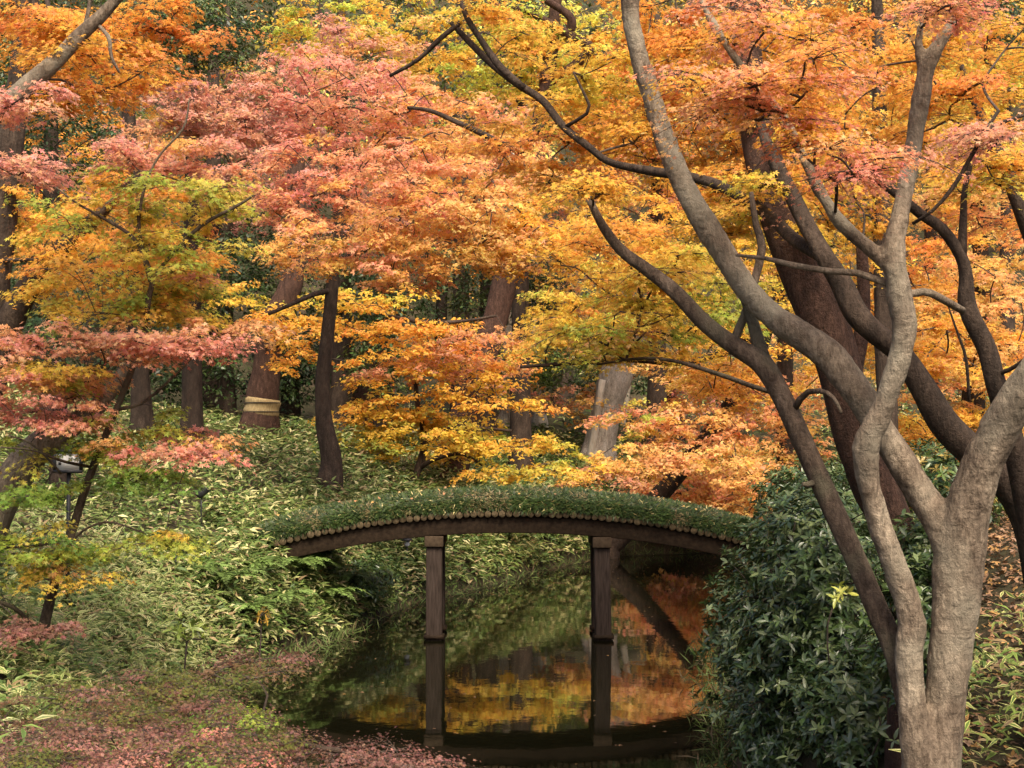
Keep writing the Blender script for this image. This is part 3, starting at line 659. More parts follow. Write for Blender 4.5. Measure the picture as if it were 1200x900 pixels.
tree('maple_tree', 'brown leaning limb entering at the frame edge among orange sprays', 'tree',
     [[(1300, 640, 10, 40), (1265, 430, 10, 32), (1235, 335, 10, 27), (1207, 268, 10, 23), (1186, 216, 10, 19), (1168, 176, 10, 15), (1143, 120, 10, 10), (1126, 75, 10, 6)]],
     [(1190, 250, 50, 50, 11, .8, 10, 'orange'), (1170, 100, 60, 40, 11, .8, 10, [('gold', 2), ('yg', 1)]), (1200, 40, 40, 30, 11.5, .8, 6, 'orange')],
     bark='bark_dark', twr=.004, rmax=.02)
def crown_only(label, stems, blobs, name='maple_tree', cat='tree', **kw): return tree(name, label, cat, stems, blobs, **kw)
crown_only('broad orange maple filling the gap between the two right-hand limbs', [[(1150, 600, 19, 30), (1140, 480, 19, 26), (1150, 330, 19, 20), (1140, 180, 19, 14)]],
     [(1150, 340, 90, 60, 18, 1.6, 44, 'peach'), (1120, 420, 80, 60, 17.5, 1.6, 40, 'peach'), (1180, 440, 60, 60, 18, 1.6, 28, 'goldorange'), (1090, 500, 70, 30, 17, 1.5, 20, 'goldorange'), (1150, 520, 60, 30, 18, 1.4, 18, 'peach'),
      (1160, 240, 90, 60, 19, 1.6, 34, [('peach', 2), ('pinkorange', 1)]), (1100, 180, 80, 60, 20, 1.6, 26, 'gold')])
crown_only('golden maple with level sprays hanging between the bridge and the dark lower limb', [[(1000, 660, 21, 20), (960, 558, 21, 17), (938, 508, 21, 16), (918, 465, 21, 15), (896, 425, 20.8, 14), (845, 365, 20.4, 12), (740, 300, 20, 8)]],
     [(760, 280, 90, 50, 19, 1.4, 32, 'goldorange'), (720, 350, 100, 45, 18.5, 1.4, 36, [('gold', 2), ('yg', 1)]), (800, 390, 90, 35, 19, 1.4, 28, 'gold'), (680, 390, 80, 30, 19.5, 1.3, 22, [('gold', 1), ('goldorange', 1)]),
      (850, 450, 70, 30, 20, 1.3, 18, 'orange'), (900, 330, 60, 60, 20, 1.4, 18, 'gold')],
     branches=[[(860, 410, 20.5, 9), (800, 425, 20, 7), (740, 422, 19.6, 6), (680, 425, 19.3, 5), (610, 430, 19, 4)]])
crown_only('orange-red maple bowing low over the far end of the footbridge', [[(715, 640, 39.5, 22), (755, 600, 39.5, 21), (795, 555, 39, 21), (830, 510, 38.5, 20), (862, 465, 38, 18), (895, 400, 37.5, 14), (920, 320, 37, 9)]],
     [(780, 540, 90, 24, 34, 2, 44, [('peach', 2), ('rust', 1)]), (840, 500, 90, 30, 35, 2, 40, [('peach', 1), ('pinkorange', 1)]), (760, 490, 60, 22, 36, 2, 24, [('pinkorange', 1), ('yg', 1)]), (880, 540, 50, 30, 33, 1.6, 20, 'peach'),
      (880, 450, 80, 40, 36, 2, 34, 'pinkorange'), (820, 440, 80, 30, 37, 2, 28, 'peach'), (700, 560, 60, 12, 33, 1.5, 10, 'rust'), (930, 500, 60, 40, 34, 1.6, 20, 'peach'), (900, 585, 50, 24, 33, 1.5, 18, [('peach', 1), ('pinkorange', 1)])])
crown_only('rust-red maple with low pink sprays behind the propped grey trunk', [[(800, 560, 47, 16), (790, 480, 47, 15), (770, 400, 47, 12), (760, 320, 47, 8)]],
     [(790, 400, 110, 50, 46, 2.5, 40, 'peach'), (710, 375, 60, 34, 45, 2.2, 20, [('rust', 1), ('peach', 1)]), (850, 480, 90, 50, 47, 2.5, 36, 'pink'), (690, 470, 40, 24, 44, 2, 12, 'rust'), (930, 420, 90, 70, 46, 2.5, 40, 'peach'), (660, 330, 80, 50, 44, 2.5, 34, [('peach', 1), ('rust', 1)])])

# central weeping maple and the small maple by the bridge
d5 = gd(385, 588); print('d5', d5)
crown_only('tall maple with pink to orange canopy sloping down over the middle of the stream', [[(385, 588, d5, 27), (387, 560, d5, 26), (388, 535, d5, 23), (380, 495, d5, 20), (378, 450, d5, 18), (383, 400, d5, 16), (388, 350, d5, 15), (391, 315, d5, 13), (396, 260, d5, 11), (410, 190, d5, 9), (430, 100, d5, 6)]],
     [(270, 160, 90, 60, 27, 1.4, 40, 'pinkbrown'), (215, 130, 50, 26, 26.5, 1, 14, 'pinkbrown'), (290, 120, 90, 60, 27, 1.6, 46, 'pinkbrown'), (390, 130, 110, 70, 26, 1.8, 74, 'pink'), (350, 215, 80, 60, 25, 1.6, 50, [('pink', 2), ('pinkorange', 1)]), (480, 215, 110, 65, 24, 1.8, 76, 'pinkorange'),
      (420, 285, 110, 36, 24, 1.6, 52, [('pinkorange', 1), ('peach', 1)]), (550, 270, 100, 50, 23.5, 1.6, 64, 'peach'), (630, 280, 80, 45, 24, 1.5, 42, 'goldorange'), (500, 150, 90, 60, 26, 1.6, 44, 'pinkorange'),
      (430, 60, 80, 50, 28, 1.6, 34, [('pinkbrown', 1), ('peach', 1)]), (580, 210, 80, 50, 25, 1.6, 34, 'peach'), (470, 320, 60, 20, 23.5, 1.2, 16, 'pinkorange'), (590, 150, 80, 50, 27, 1.6, 26, [('pinkorange', 1), ('peach', 1)])],
     branches=[[(391, 318, d5, 9), (405, 302, d5 - .2, 8), (436, 288, d5 - .4, 7), (464, 266, d5 - .6, 5)], [(389, 340, d5, 7), (368, 345, d5 - .3, 6), (345, 355, d5 - .6, 5), (315, 368, d5 - 1, 4)],
               [(478, 126, 23.6, 4), (505, 130, 23.4, 5), (535, 143, 23.3, 6), (556, 152, 23.2, 7), (600, 175, 23.2, 8)]])
d6 = gd(480, 570); print('d6', d6)
crown_only('small golden maple with crooked stem just behind the footbridge', [[(480, 576, d6, 10), (490, 550, d6, 9), (497, 525, d6, 9), (496, 500, d6, 8), (490, 478, d6, 7), (487, 450, d6, 5)]],
     [(470, 385, 100, 14, d6 - .6, 1.1, 22, 'goldorange'), (430, 350, 90, 16, d6, 1.1, 18, 'gold'), (560, 405, 90, 18, d6 - .8, 1.1, 24, [('rust', 2), ('orange', 1)]), (500, 430, 110, 26, d6 - .3, 1.2, 32, [('rust', 1), ('goldorange', 1)]),
      (590, 470, 80, 12, d6 - 1.2, 1, 8, 'goldorange'), (460, 480, 80, 24, d6, 1, 22, 'gold'), (450, 520, 60, 20, d6, 1, 13, [('gold', 1), ('yg', 1)]), (580, 520, 90, 12, d6 - 1, 1, 14, 'gold'), (620, 550, 90, 14, d6 - 1.3, 1, 16, [('gold', 1), ('yg', 1)]),
      (340, 375, 90, 16, d6 + .5, 1, 16, 'goldorange'), (350, 415, 60, 12, d6 + .5, 1, 5, 'orange'), (520, 510, 110, 30, d6 - .6, 1.1, 17, [('gold', 3), ('yg', 1)]), (630, 528, 100, 20, d6 - 1, 1.1, 10, [('gold', 1), ('yg', 1)]), (530, 462, 100, 26, d6 - .5, 1.1, 13, [('gold', 2), ('goldorange', 1)]), (430, 500, 60, 40, d6, 1, 18, [('gold', 2), ('yg', 1)]), (560, 430, 90, 34, d6 - .2, 1, 13, [('goldorange', 2), ('rust', 1)])],
     branches=[[(498, 520, d6, 6), (515, 508, d6 - .3, 5), (540, 500, d6 - .6, 4), (600, 505, d6 - 1, 3)], [(492, 548, d6, 6), (510, 538, d6 - .3, 5), (540, 532, d6 - .6, 4), (565, 545, d6 - 1, 3)],
               [(455, 370, d6 - .6, 4), (500, 378, d6 - .6, 5), (545, 376, d6 - .6, 4), (582, 370, d6 - .6, 3)]])
d7 = gd(525, 565); print('d7', d7)
crown_only('thick dark trunk leaning steeply behind the small golden maple', [[(520, 575, d7, 42), (535, 520, d7, 36), (555, 455, d7, 33), (577, 385, d7, 31), (592, 330, d7, 30), (606, 280, d7, 28), (625, 200, d7, 24), (640, 100, d7, 19), (650, 20, d7, 15), (655, -60, d7, 10)]],
     [(640, 60, 110, 50, d7, 2.2, 36, 'goldorange'), (560, 30, 90, 40, d7 + 1, 2.2, 26, [('lime', 1), ('gold', 1)]), (720, 150, 80, 70, d7 + 1, 2, 36, 'orange'), (640, 210, 80, 40, d7 - 1, 1.6, 20, 'orange'), (580, 420, 60, 50, d7 - 1, 1.2, 18, [('goldorange', 1), ('rust', 1)]), (550, 520, 50, 30, d7 - 1, 1, 10, 'gold')],
     branches=[[(640, 100, d7, 10), (690, 60, d7 - .5, 12), (665, 40, d7 - .5, 11), (620, 15, d7 - .5, 8), (580, 5, d7 - .5, 5)], [(668, 40, d7 - .4, 12), (668, 20, d7 - .6, 10), (640, 0, d7 - .6, 8)]], bark='bark_red')
# trunks on the left bank
def bank_trunk(px, py, wpx, path, label, bark='bark_dark', crown=(), **kw):
    d = gd(px, py); return crown_only(label, [[(px, py, d, wpx * 1.15)] + [(a, b, d, w) for a, b, w in path]], [(a, b, c, e, d + f, g, h, i) for a, b, c, e, f, g, h, i in crown], bark=bark, **kw)
bank_trunk(168, 528, 26, [(166, 480, 24), (164, 430, 21), (160, 340, 19), (158, 230, 16), (150, 100, 12)], 'dark upright trunk behind the green sapling on the bank', crown=[(150, 270, 80, 40, 0, 1.6, 20, 'orange'), (190, 330, 80, 30, 0, 1.6, 14, 'goldorange')])
st = bank_trunk(303, 515, 36, [(306, 480, 35), (311, 440, 33), (320, 380, 30), (342, 330, 27), (348, 260, 24), (345, 120, 18)], 'dark trunk wrapped with a straw winter band on the slope', bark='bark_red', crown=[(350, 385, 70, 16, -.5, 1.2, 9, 'goldorange'), (280, 350, 70, 20, -.5, 1.2, 10, 'gold'), (330, 425, 12, 10, -1, .3, 2, 'orange')])
bank_trunk(424, 505, 48, [(426, 480, 44), (432, 450, 40), (445, 410, 36), (460, 350, 32), (470, 250, 26), (475, 100, 18)], 'broad dark trunk in deep shade on the slope above the golden maple', bark='bark_red', crown=[(440, 420, 50, 20, -1.0, 1, 8, 'rust')])
bank_trunk(592, 512, 15, [(593, 480, 15), (595, 430, 14), (598, 370, 13), (600, 280, 11), (600, 180, 8)], 'thin pale trunk rising from the far bamboo grass', bark='bark_pale', crown=[(600, 330, 50, 40, -1, 1.5, 12, 'peach')])
bank_trunk(632, 505, 16, [(631, 480, 16), (629, 430, 15), (627, 370, 13), (625, 260, 10)], 'shorter pale trunk among orange sprays by the far slope', bark='bark_pale', crown=[(640, 465, 50, 16, -3, 1, 10, 'pinkorange')])
tp = bank_trunk(700, 545, 34, [(703, 520, 32), (711, 480, 32), (722, 440, 38), (735, 410, 34), (760, 380, 22), (800, 320, 15)], 'thick grey trunk held up by pale props beyond the bridge', bark='bark_pale')
# straw band as a part of its tree
ds = gd(303, 515); a, b_ = P(305.5, 488, ds), P(308.5, 467, ds)
V, Q = tube(catmull(np.array([a, (a + b_) / 2, b_]), 8), np.array([.95, 1.04, 1.04, .99, .985, 1.02, 1.05, .97]) * 19.9 * ds / F, 20, .03)
sb = mesh_obj('straw_band', V - np.array(st.location), Q, [M['straw']], st, smooth=True)
for f in (.25, .75):
    c = a * (1 - f) + b_ * f; th = np.linspace(0, 2 * math.pi, 25)
    V, Q = tube(np.stack([c[0] + 21 * ds / F * np.cos(th), c[1] + 21 * ds / F * np.sin(th), np.full(25, c[2])], -1), np.full(25, .012), 6)
    mesh_obj('rope', V - np.array(st.location), Q, [M['rope']], sb)
# props
for (x0, y0, x1, y1, lab) in ((690, 548, 706, 445, 'long pale support pole propping the grey trunk'), (728, 500, 738, 440, 'short pale support pole behind the grey trunk'), (775, 515, 815, 470, 'slanting pale support pole under rusty leaves by the propped trunk'), ):
    dp = gd(x0, y0); w = catmull(np.array([P(x0, y0 + 2, dp), P(x1, y1, dp - .4)]), 8)
    V, Q = tube(w - w[0], np.linspace(.13, .1, 8), 10, .03); o = mesh_obj('support_pole', V, Q, [M['pole']], smooth=True); o.location = tuple(w[0]); tag(o, lab, 'pole', 'support poles beyond the bridge')

# left edge trees
tree('maple_tree', 'big grey-brown trunk with a forked leaning limb at the edge', 'tree',
     [[(-60, 620, 13.5, 80), (-45, 520, 13.5, 66), (-20, 440, 13.5, 56), (5, 390, 13.5, 48)], [(2, 400, 13.5, 34), (28, 345, 13.4, 28), (55, 312, 13.3, 26), (80, 285, 13.2, 24), (105, 262, 13.1, 18), (130, 240, 13, 12), (160, 215, 12.8, 8)],
      [(-14, 420, 13.5, 44), (-6, 340, 13.5, 36), (2, 260, 13.5, 34), (8, 200, 13.5, 32), (16, 140, 13.5, 28), (24, 60, 13.5, 22), (30, -40, 13.5, 16)]],
     [(60, 250, 70, 24, 13.6, .8, 9, 'orange'), (140, 290, 90, 30, 13.2, .8, 14, [('orange', 2), ('goldorange', 1)]), (30, 270, 40, 30, 13.6, .8, 5, 'gold'), (60, 340, 60, 16, 13.2, .6, 5, 'goldorange')],
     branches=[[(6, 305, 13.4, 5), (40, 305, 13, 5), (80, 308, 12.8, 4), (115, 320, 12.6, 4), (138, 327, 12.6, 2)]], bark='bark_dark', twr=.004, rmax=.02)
tree('maple_tree', 'rising brown limb with orange leaves cutting across the top corner', 'tree',
     [[(-150, 560, 9, 54), (-120, 330, 9, 42), (-60, 190, 9, 30), (0, 130, 9, 24), (30, 102, 9, 22), (65, 72, 9, 19), (95, 40, 9, 17), (125, 12, 9, 14), (160, -30, 9, 11)]],
     [(60, 30, 90, 26, 10, .8, 18, 'orange'), (110, 58, 70, 24, 10, .8, 14, 'orange'), (120, 84, 60, 16, 9.6, .6, 8, 'orange'), (30, 120, 60, 10, 8.8, .5, 5, 'pink'), (20, 195, 50, 12, 8.6, .4, 6, 'pink'), (205, 46, 60, 7, 10.2, .4, 5, 'orange'), (90, 112, 60, 12, 9.6, .6, 6, 'orange'), (170, 12, 60, 10, 10.2, .5, 3, 'orange')],
     branches=[[(98, 38, 9, 6), (104, 10, 9, 5), (108, -20, 9, 4)], [(116, 30, 9, 4), (128, 45, 8.9, 5), (130, 65, 8.9, 4), (140, 85, 8.9, 3)]], bark='bark_grey', twr=.004, rmax=.014)
tree('maple_tree', 'curved grey lower trunk beside the small information board', 'tree',
     [[(-40, 690, 12, 46), (-10, 610, 12, 42), (10, 570, 12, 42), (35, 535, 12, 38), (62, 512, 12, 32), (110, 480, 12.2, 22), (150, 430, 12.4, 15)]],
     [(80, 450, 90, 20, 11.6, .7, 10, [('pink', 1), ('pinkorange', 1)]), (150, 400, 100, 16, 11.4, .6, 9, 'pink'), (190, 350, 90, 22, 13, .6, 12, [('gold', 1), ('orange', 2)]), (180, 300, 80, 24, 13, .6, 9, 'orange')], bark='bark_grey', twr=.004, rmax=.02)
d8 = gd(42, 800); print('d8', d8)
tree('maple_sapling', 'thin green maple sapling with yellow-green and pink layered sprays', 'tree',
     [[(42, 802, d8, 19), (52, 772, d8, 17), (50, 745, d8, 15), (62, 690, d8, 13), (78, 645, d8, 12), (96, 585, d8, 11), (110, 545, d8, 10), (132, 490, d8, 9), (152, 440, d8, 9), (168, 390, d8, 8), (174, 350, d8, 8), (178, 326, d8, 7), (166, 290, d8, 6), (162, 250, d8, 4)],
      [(178, 328, d8, 6), (200, 300, d8, 5), (235, 265, d8, 5), (280, 240, d8, 4), (298, 228, d8, 3)], [(176, 330, d8, 5), (160, 283, d8, 5), (125, 258, d8, 4), (90, 238, d8, 3), (60, 215, d8, 2)],
      [(162, 265, d8, 4), (168, 225, d8, 4), (185, 185, d8, 3), (215, 150, d8, 3), (222, 115, d8, 2)]],
     [(205, 170, 80, 34, d8 + .6, .6, 13, [('pinkorange', 2), ('pink', 1)]), (130, 190, 80, 24, d8 + .6, .6, 9, 'pink'), (190, 225, 100, 34, d8 + .3, .6, 18, [('yg', 3), ('orange', 1)]), (120, 250, 70, 24, d8 + .3, .5, 10, 'yg'), (260, 240, 60, 26, d8 + .2, .5, 8, 'yg'),
      (215, 290, 80, 30, d8, .5, 12, 'yg'), (110, 320, 70, 20, d8, .5, 7, [('yg', 1), ('orange', 1)]), (50, 400, 80, 26, d8 - .2, .5, 11, [('pinkorange', 1), ('pink', 1)]), (110, 372, 70, 20, d8, .5, 7, 'yg'), (200, 345, 80, 20, d8 + .3, .5, 9, [('yg', 1), ('gold', 1)]),
      (170, 402, 110, 12, d8 - .3, .4, 10, 'pink'), (250, 385, 80, 14, d8, .5, 8, [('rust', 1), ('pinkorange', 1)]), (60, 440, 80, 18, d8 - .2, .5, 9, 'yg'), (40, 478, 80, 14, d8 - .4, .4, 8, 'pink'), (85, 495, 60, 10, d8 - .4, .4, 5, 'pink'), (70, 525, 80, 18, d8 - .3, .5, 9, [('yg', 1), ('green', 1)]),
      (160, 500, 60, 20, d8, .5, 5, 'yg'), (185, 365, 80, 16, d8 + .4, .5, 7, [('yg', 2), ('gold', 1)]), (215, 330, 70, 16, d8 + .5, .5, 6, [('pinkorange', 1), ('gold', 1)]), (215, 530, 80, 9, d8 - .3, .4, 8, 'pink'), (240, 510, 70, 12, d8, .4, 4, [('pink', 1), ('rust', 1)]), (180, 556, 70, 12, d8 - .2, .5, 6, 'green'), (25, 580, 70, 16, d8 - .5, .4, 9, 'green'), (30, 630, 80, 22, d8 - .6, .4, 10, [('green', 2), ('yg', 1)]), (90, 660, 60, 22, d8 - .3, .4, 7, [('yg', 2), ('green', 1)]),
      (170, 635, 70, 16, d8 - .2, .4, 7, 'yg'), (140, 565, 60, 12, d8 - .2, .4, 4, 'green'), (28, 738, 45, 8, d8 - 1.0, .25, 6, [('dusty', 3), ('mauve', 1)]), (20, 670, 50, 18, d8 - .4, .4, 4, 'yg')],
     branches=[[(80, 650, d8, 7), (66, 636, d8 - .2, 5), (40, 640, d8 - .4, 4), (5, 642, d8 - .6, 3)], [(72, 555, d8 - .3, 3), (40, 522, d8 - .5, 3), (10, 510, d8 - .6, 2)], [(80, 640, d8, 4), (100, 620, d8 - .1, 3), (130, 612, d8 - .2, 3), (170, 625, d8 - .2, 2)],
               [(110, 548, d8, 5), (72, 540, d8 - .3, 4), (40, 528, d8 - .5, 3), (0, 524, d8 - .7, 2)], [(50, 750, d8, 8), (20, 715, d8 - .4, 6), (-20, 700, d8 - .7, 5)], [(138, 480, d8, 5), (170, 470, d8, 4), (215, 430, d8 + .2, 3), (240, 400, d8 + .2, 2)]],
     bark='bark_brown', wscale=.88, sides=12, twr=.0022, rmax=.006, leaf=.95, R=.34)
# low lace-leaved maple spreading over the bottom corner
d9 = 8.2
tree('dwarf_maple', 'low spreading dwarf maple with mauve-brown lacy leaves at the water edge', 'shrub',
     [[(170, 960, 7.8, 30), (180, 920, 7.8, 24), (200, 890, 7.9, 16), (240, 865, 8, 9)], [(180, 915, 7.8, 18), (120, 885, 7.7, 12), (60, 870, 7.6, 7)], [(190, 900, 7.9, 14), (300, 870, 8, 9), (400, 880, 8, 6)]],
     [(120, 878, 170, 26, 7.4, .7, 50, [('mauve', 4), ('dusty', 2)]), (225, 868, 130, 22, 8, .6, 42, [('mauve', 4), ('moss', 1)]), (100, 826, 140, 22, 8.6, .7, 30, [('moss', 2), ('mauve', 1)]), (215, 806, 100, 15, 9, .6, 22, [('moss', 3), ('mauve', 1)]),
      (310, 778, 50, 8, 9.6, .4, 8, [('moss', 1), ('mauve', 1)]), (390, 893, 95, 9, 7.8, .4, 18, 'mauve'), (470, 892, 50, 6, 7.8, .4, 7, [('mauve', 1), ('dusty', 2)]), (200, 886, 120, 12, 7.2, .5, 18, [('dusty', 2), ('pink', .5), ('mauve', 1)]), (130, 846, 60, 9, 7.9, .3, 9, 'moss'), (255, 842, 50, 9, 8.0, .3, 8, [('moss', 1), ('green', 1)]), (300, 866, 40, 7, 7.7, .25, 6, 'moss'), (60, 880, 40, 8, 7.0, .25, 5, 'moss'), (240, 884, 50, 6, 7.0, .25, 5, [('moss', 2), ('green', 1)]), (262, 836, 55, 12, 8.6, .4, 10, [('mauve', 1), ('moss', 1)])],
     bark='bark_dark', leaf=.6, R=.30, nleaf=190, twr=.003, rmax=.01, flat=.07, droop=.15)

# ---------------------------------------------------------------- background trees and evergreens
def far_tree(px, d, wpx, label, blobs, bark='bark_dark', lean=0, hpx=520, **kw):
    rx, _ = ray(px, 450); g = gz(float(rx) * d, d); py0 = 450 - F * math.tan(math.atan((g - CAM_H) / d) - PITCH)
    return crown_only(label, [[(px, py0, d, wpx), (px + lean * .3, py0 - .29 * hpx, d, wpx * .85), (px + lean * .7, py0 - .63 * hpx, d, wpx * .65), (px + lean, py0 - hpx, d, wpx * .35)]], blobs, bark=bark, **kw)
EV = dict(mat='evergreen', kindleaf=LENS1, name='evergreen_tree', flat=.22, leaf=1.5, nleaf=80)
far_tree(60, 24, 30, 'dark evergreen tree in the upper corner behind the rising orange limb', [(50, 130, 90, 90, 22, 2, 70, 'dark'), (20, 60, 60, 60, 23, 2, 30, [('dark', 2), ('olive', 1)])], **EV)
far_tree(225, 30, 26, 'glossy evergreen tree above the pink canopy under the orange top spray', [(225, 50, 80, 50, 27, 1.6, 90, [('dark', 2), ('olive', 1)]), (180, 15, 70, 40, 28, 1.6, 40, [('dark', 1), ('olive', 1)]), (20, 170, 50, 70, 27, 1.6, 40, [('dark', 1), ('olive', 1)])], **EV)
far_tree(70, 20, 24, 'shaded evergreen behind the leaning forked limb', [(90, 340, 90, 60, 19, 1.6, 60, 'dark'), (40, 400, 60, 40, 19, 1.4, 26, 'dark')], hpx=270, **EV)
far_tree(265, 44, 22, 'dark evergreen behind the straw-banded trunk', [(290, 320, 80, 50, 43, 2, 60, 'dark'), (240, 430, 90, 40, 43, 2, 46, 'dark'), (330, 260, 60, 40, 43, 2, 24, 'dark')], hpx=270, **EV)
far_tree(450, 42, 26, 'dark evergreen behind the broad shaded trunk', [(440, 330, 80, 50, 41, 2.4, 60, 'dark'), (470, 420, 60, 40, 41, 2, 34, [('dark', 2), ('olive', 1)])], hpx=270, **EV)
far_tree(570, 44, 26, 'dark evergreen above the thin pale trunks', [(560, 330, 70, 50, 43, 2.4, 50, [('dark', 2), ('olive', 1)]), (640, 340, 50, 50, 44, 2, 34, 'dark')], hpx=270, **EV)
far_tree(1180, 34, 24, 'dark evergreen showing at the top right corner', [(1165, 30, 70, 40, 33, 2, 36, 'dark')], **EV)
far_tree(110, 44, 24, 'shadowy evergreen deep behind the green sapling', [(110, 430, 110, 60, 43, 2.4, 60, 'dark'), (170, 350, 70, 50, 44, 2, 30, 'dark')], hpx=270, **EV)
far_tree(610, 40, 26, 'lime-yellow maple high at the top centre', [(600, 50, 90, 60, 38, 2.4, 60, 'lime'), (690, 60, 80, 60, 39, 2.4, 44, 'lime'), (640, 120, 90, 40, 38, 2, 30, [('lime', 2), ('gold', 1)])])
far_tree(400, 42, 26, 'yellow maple high above the pink canopy', [(380, 30, 70, 40, 40, 2.2, 40, [('lime', 1), ('gold', 1)]), (450, 40, 80, 50, 40, 2.2, 40, 'gold'), (480, 110, 70, 50, 40, 2, 26, [('orange', 1), ('gold', 1)])])
far_tree(770, 42, 26, 'tall orange maple behind the curving grey limb', [(760, 110, 110, 80, 40, 2.6, 70, 'orange'), (720, 220, 100, 70, 40, 2.6, 56, [('pinkorange', 1), ('rust', 1)]), (820, 200, 90, 70, 41, 2.4, 44, 'orange')])
far_tree(920, 36, 26, 'tall golden maple behind the reddish leaning trunk', [(900, 80, 100, 80, 34, 2.6, 56, 'goldorange'), (960, 200, 90, 80, 34, 2.4, 54, 'orange'), (900, 310, 80, 70, 34, 2.4, 44, [('gold', 1), ('yg', 1)]), (980, 400, 90, 70, 33, 2.4, 48, 'goldorange')])
far_tree(1090, 40, 26, 'tall orange maple behind the grey fork and slim upright trunk', [(1090, 80, 110, 80, 38, 2.6, 64, 'goldorange'), (1130, 230, 110, 90, 38, 2.6, 70, 'peach'), (1080, 360, 100, 70, 38, 2.6, 50, 'peach'), (1160, 400, 80, 80, 38, 2.4, 46, [('peach', 2), ('pinkorange', 1)])])
far_tree(250, 46, 26, 'tall muted pink maple behind the pink canopy', [(280, 180, 120, 90, 44, 2.6, 70, 'pinkbrown'), (180, 240, 100, 70, 44, 2.6, 50, 'orange'), (380, 250, 100, 70, 44, 2.6, 50, 'pinkbrown')])
far_tree(40, 40, 26, 'tall orange maple far behind the big forked trunk', [(60, 260, 110, 60, 38, 2.4, 50, 'orange'), (120, 170, 110, 70, 38, 2.4, 54, [('orange', 1), ('pinkbrown', 1)]), (20, 120, 80, 90, 38, 2.4, 44, 'goldorange')])
far_tree(540, 48, 24, 'rusty maple half hidden behind the central canopy', [(540, 180, 110, 90, 46, 2.6, 60, [('orange', 1), ('rust', 1)]), (600, 260, 90, 60, 46, 2.4, 40, 'rust')])

far_tree(770, 46, 20, 'low pinkish-orange maple trailing to the water beyond the bridge', [(690, 562, 50, 24, 43, 1.2, 22, 'pinkorange'), (790, 585, 60, 42, 40.6, .7, 50, [('pinkorange', 2), ('pink', 1)]), (850, 575, 60, 50, 40, .9, 56, [('peach', 1), ('pinkorange', 1)]), (820, 540, 80, 36, 41.5, 1.2, 40, 'peach'), (900, 590, 60, 40, 40, 1, 34, 'peach')], twigs=False, branches=[[(770, 560, 46, 10), (785, 572, 43, 8), (800, 580, 41, 6), (830, 590, 40.4, 4)], [(770, 540, 46, 9), (820, 548, 43, 7), (850, 560, 41, 5), (880, 575, 40, 3)], [(770, 575, 46, 6), (730, 566, 44.5, 4), (690, 560, 43, 3)]])
far_tree(340, 46, 22, 'dark evergreen low on the slope between straw-banded trunk and slim brown trunk', [(350, 430, 70, 40, 45, 2, 40, 'dark'), (400, 380, 60, 40, 45, 2, 30, [('dark', 2), ('olive', 1)])], hpx=270, **EV)
far_tree(660, 52, 22, 'mid-green evergreen beyond the pale trunks on the far slope', [(660, 425, 60, 40, 47.5, 1.4, 40, [('green', 2), ('olive', 1)]), (600, 425, 50, 40, 49, 2, 26, [('green', 1), ('olive', 1)]), (720, 440, 50, 30, 50, 2, 20, 'dark')], hpx=270, **EV)
far_tree(150, 52, 22, 'tall orange maple at the back of the upper corner', [(180, 60, 120, 70, 50, 3, 50, [('orange', 2), ('gold', 1), ('olive', 1)]), (90, 200, 120, 80, 50, 3, 50, [('orange', 1), ('olive', 1)]), (250, 130, 100, 70, 50, 3, 40, [('pinkbrown', 2), ('olive', 1)])])
# woods closing the valley: one far mass
def woods():
    n = 2600; x = rng.uniform(-48, 48, n); y = rng.uniform(54, 84, n); g = ground_z(x, y)
    z = g + rng.uniform(.5, 9, n)
    px = 600 + F * x / y
    sel = np.where(px < 330, 0, np.where(px < 720, 1, 2)); cols = np.empty((n, 3))
    for k, pal in enumerate(([('dark', 4), ('orange', 1), ('olive', 2)], [('lime', 1), ('dark', 2), ('olive', 2), ('orange', 1)], [('orange', 3), ('gold', 2), ('olive', 1)])):
        mm = sel == k; cols[mm] = pick(pal, mm.sum())
    acc = Acc(); pos = np.stack([x, y, z], -1)
    sprays(acc, pos, rng.normal(0, 1, (n, 3)) + np.array([0, -.6, 0]), cols, 1.5, 60, .24, LENS1, .25, .3)
    for k in range(36):
        xx, yy = rng.uniform(-45, 45), rng.uniform(54, 80); g0 = gz(xx, yy)
        V, Q = tube(np.array([(xx, yy, g0 - .3), (xx + rng.normal(0, .3), yy, g0 + 4), (xx + rng.normal(0, .8), yy, g0 + 10)]), np.array([.24, .18, .08]), 8); acc.add(V, Q, None, 1)
    return kind(acc.build('distant_woods', [M['evergreen'], M['bark_dark']]), 'stuff')
woods()

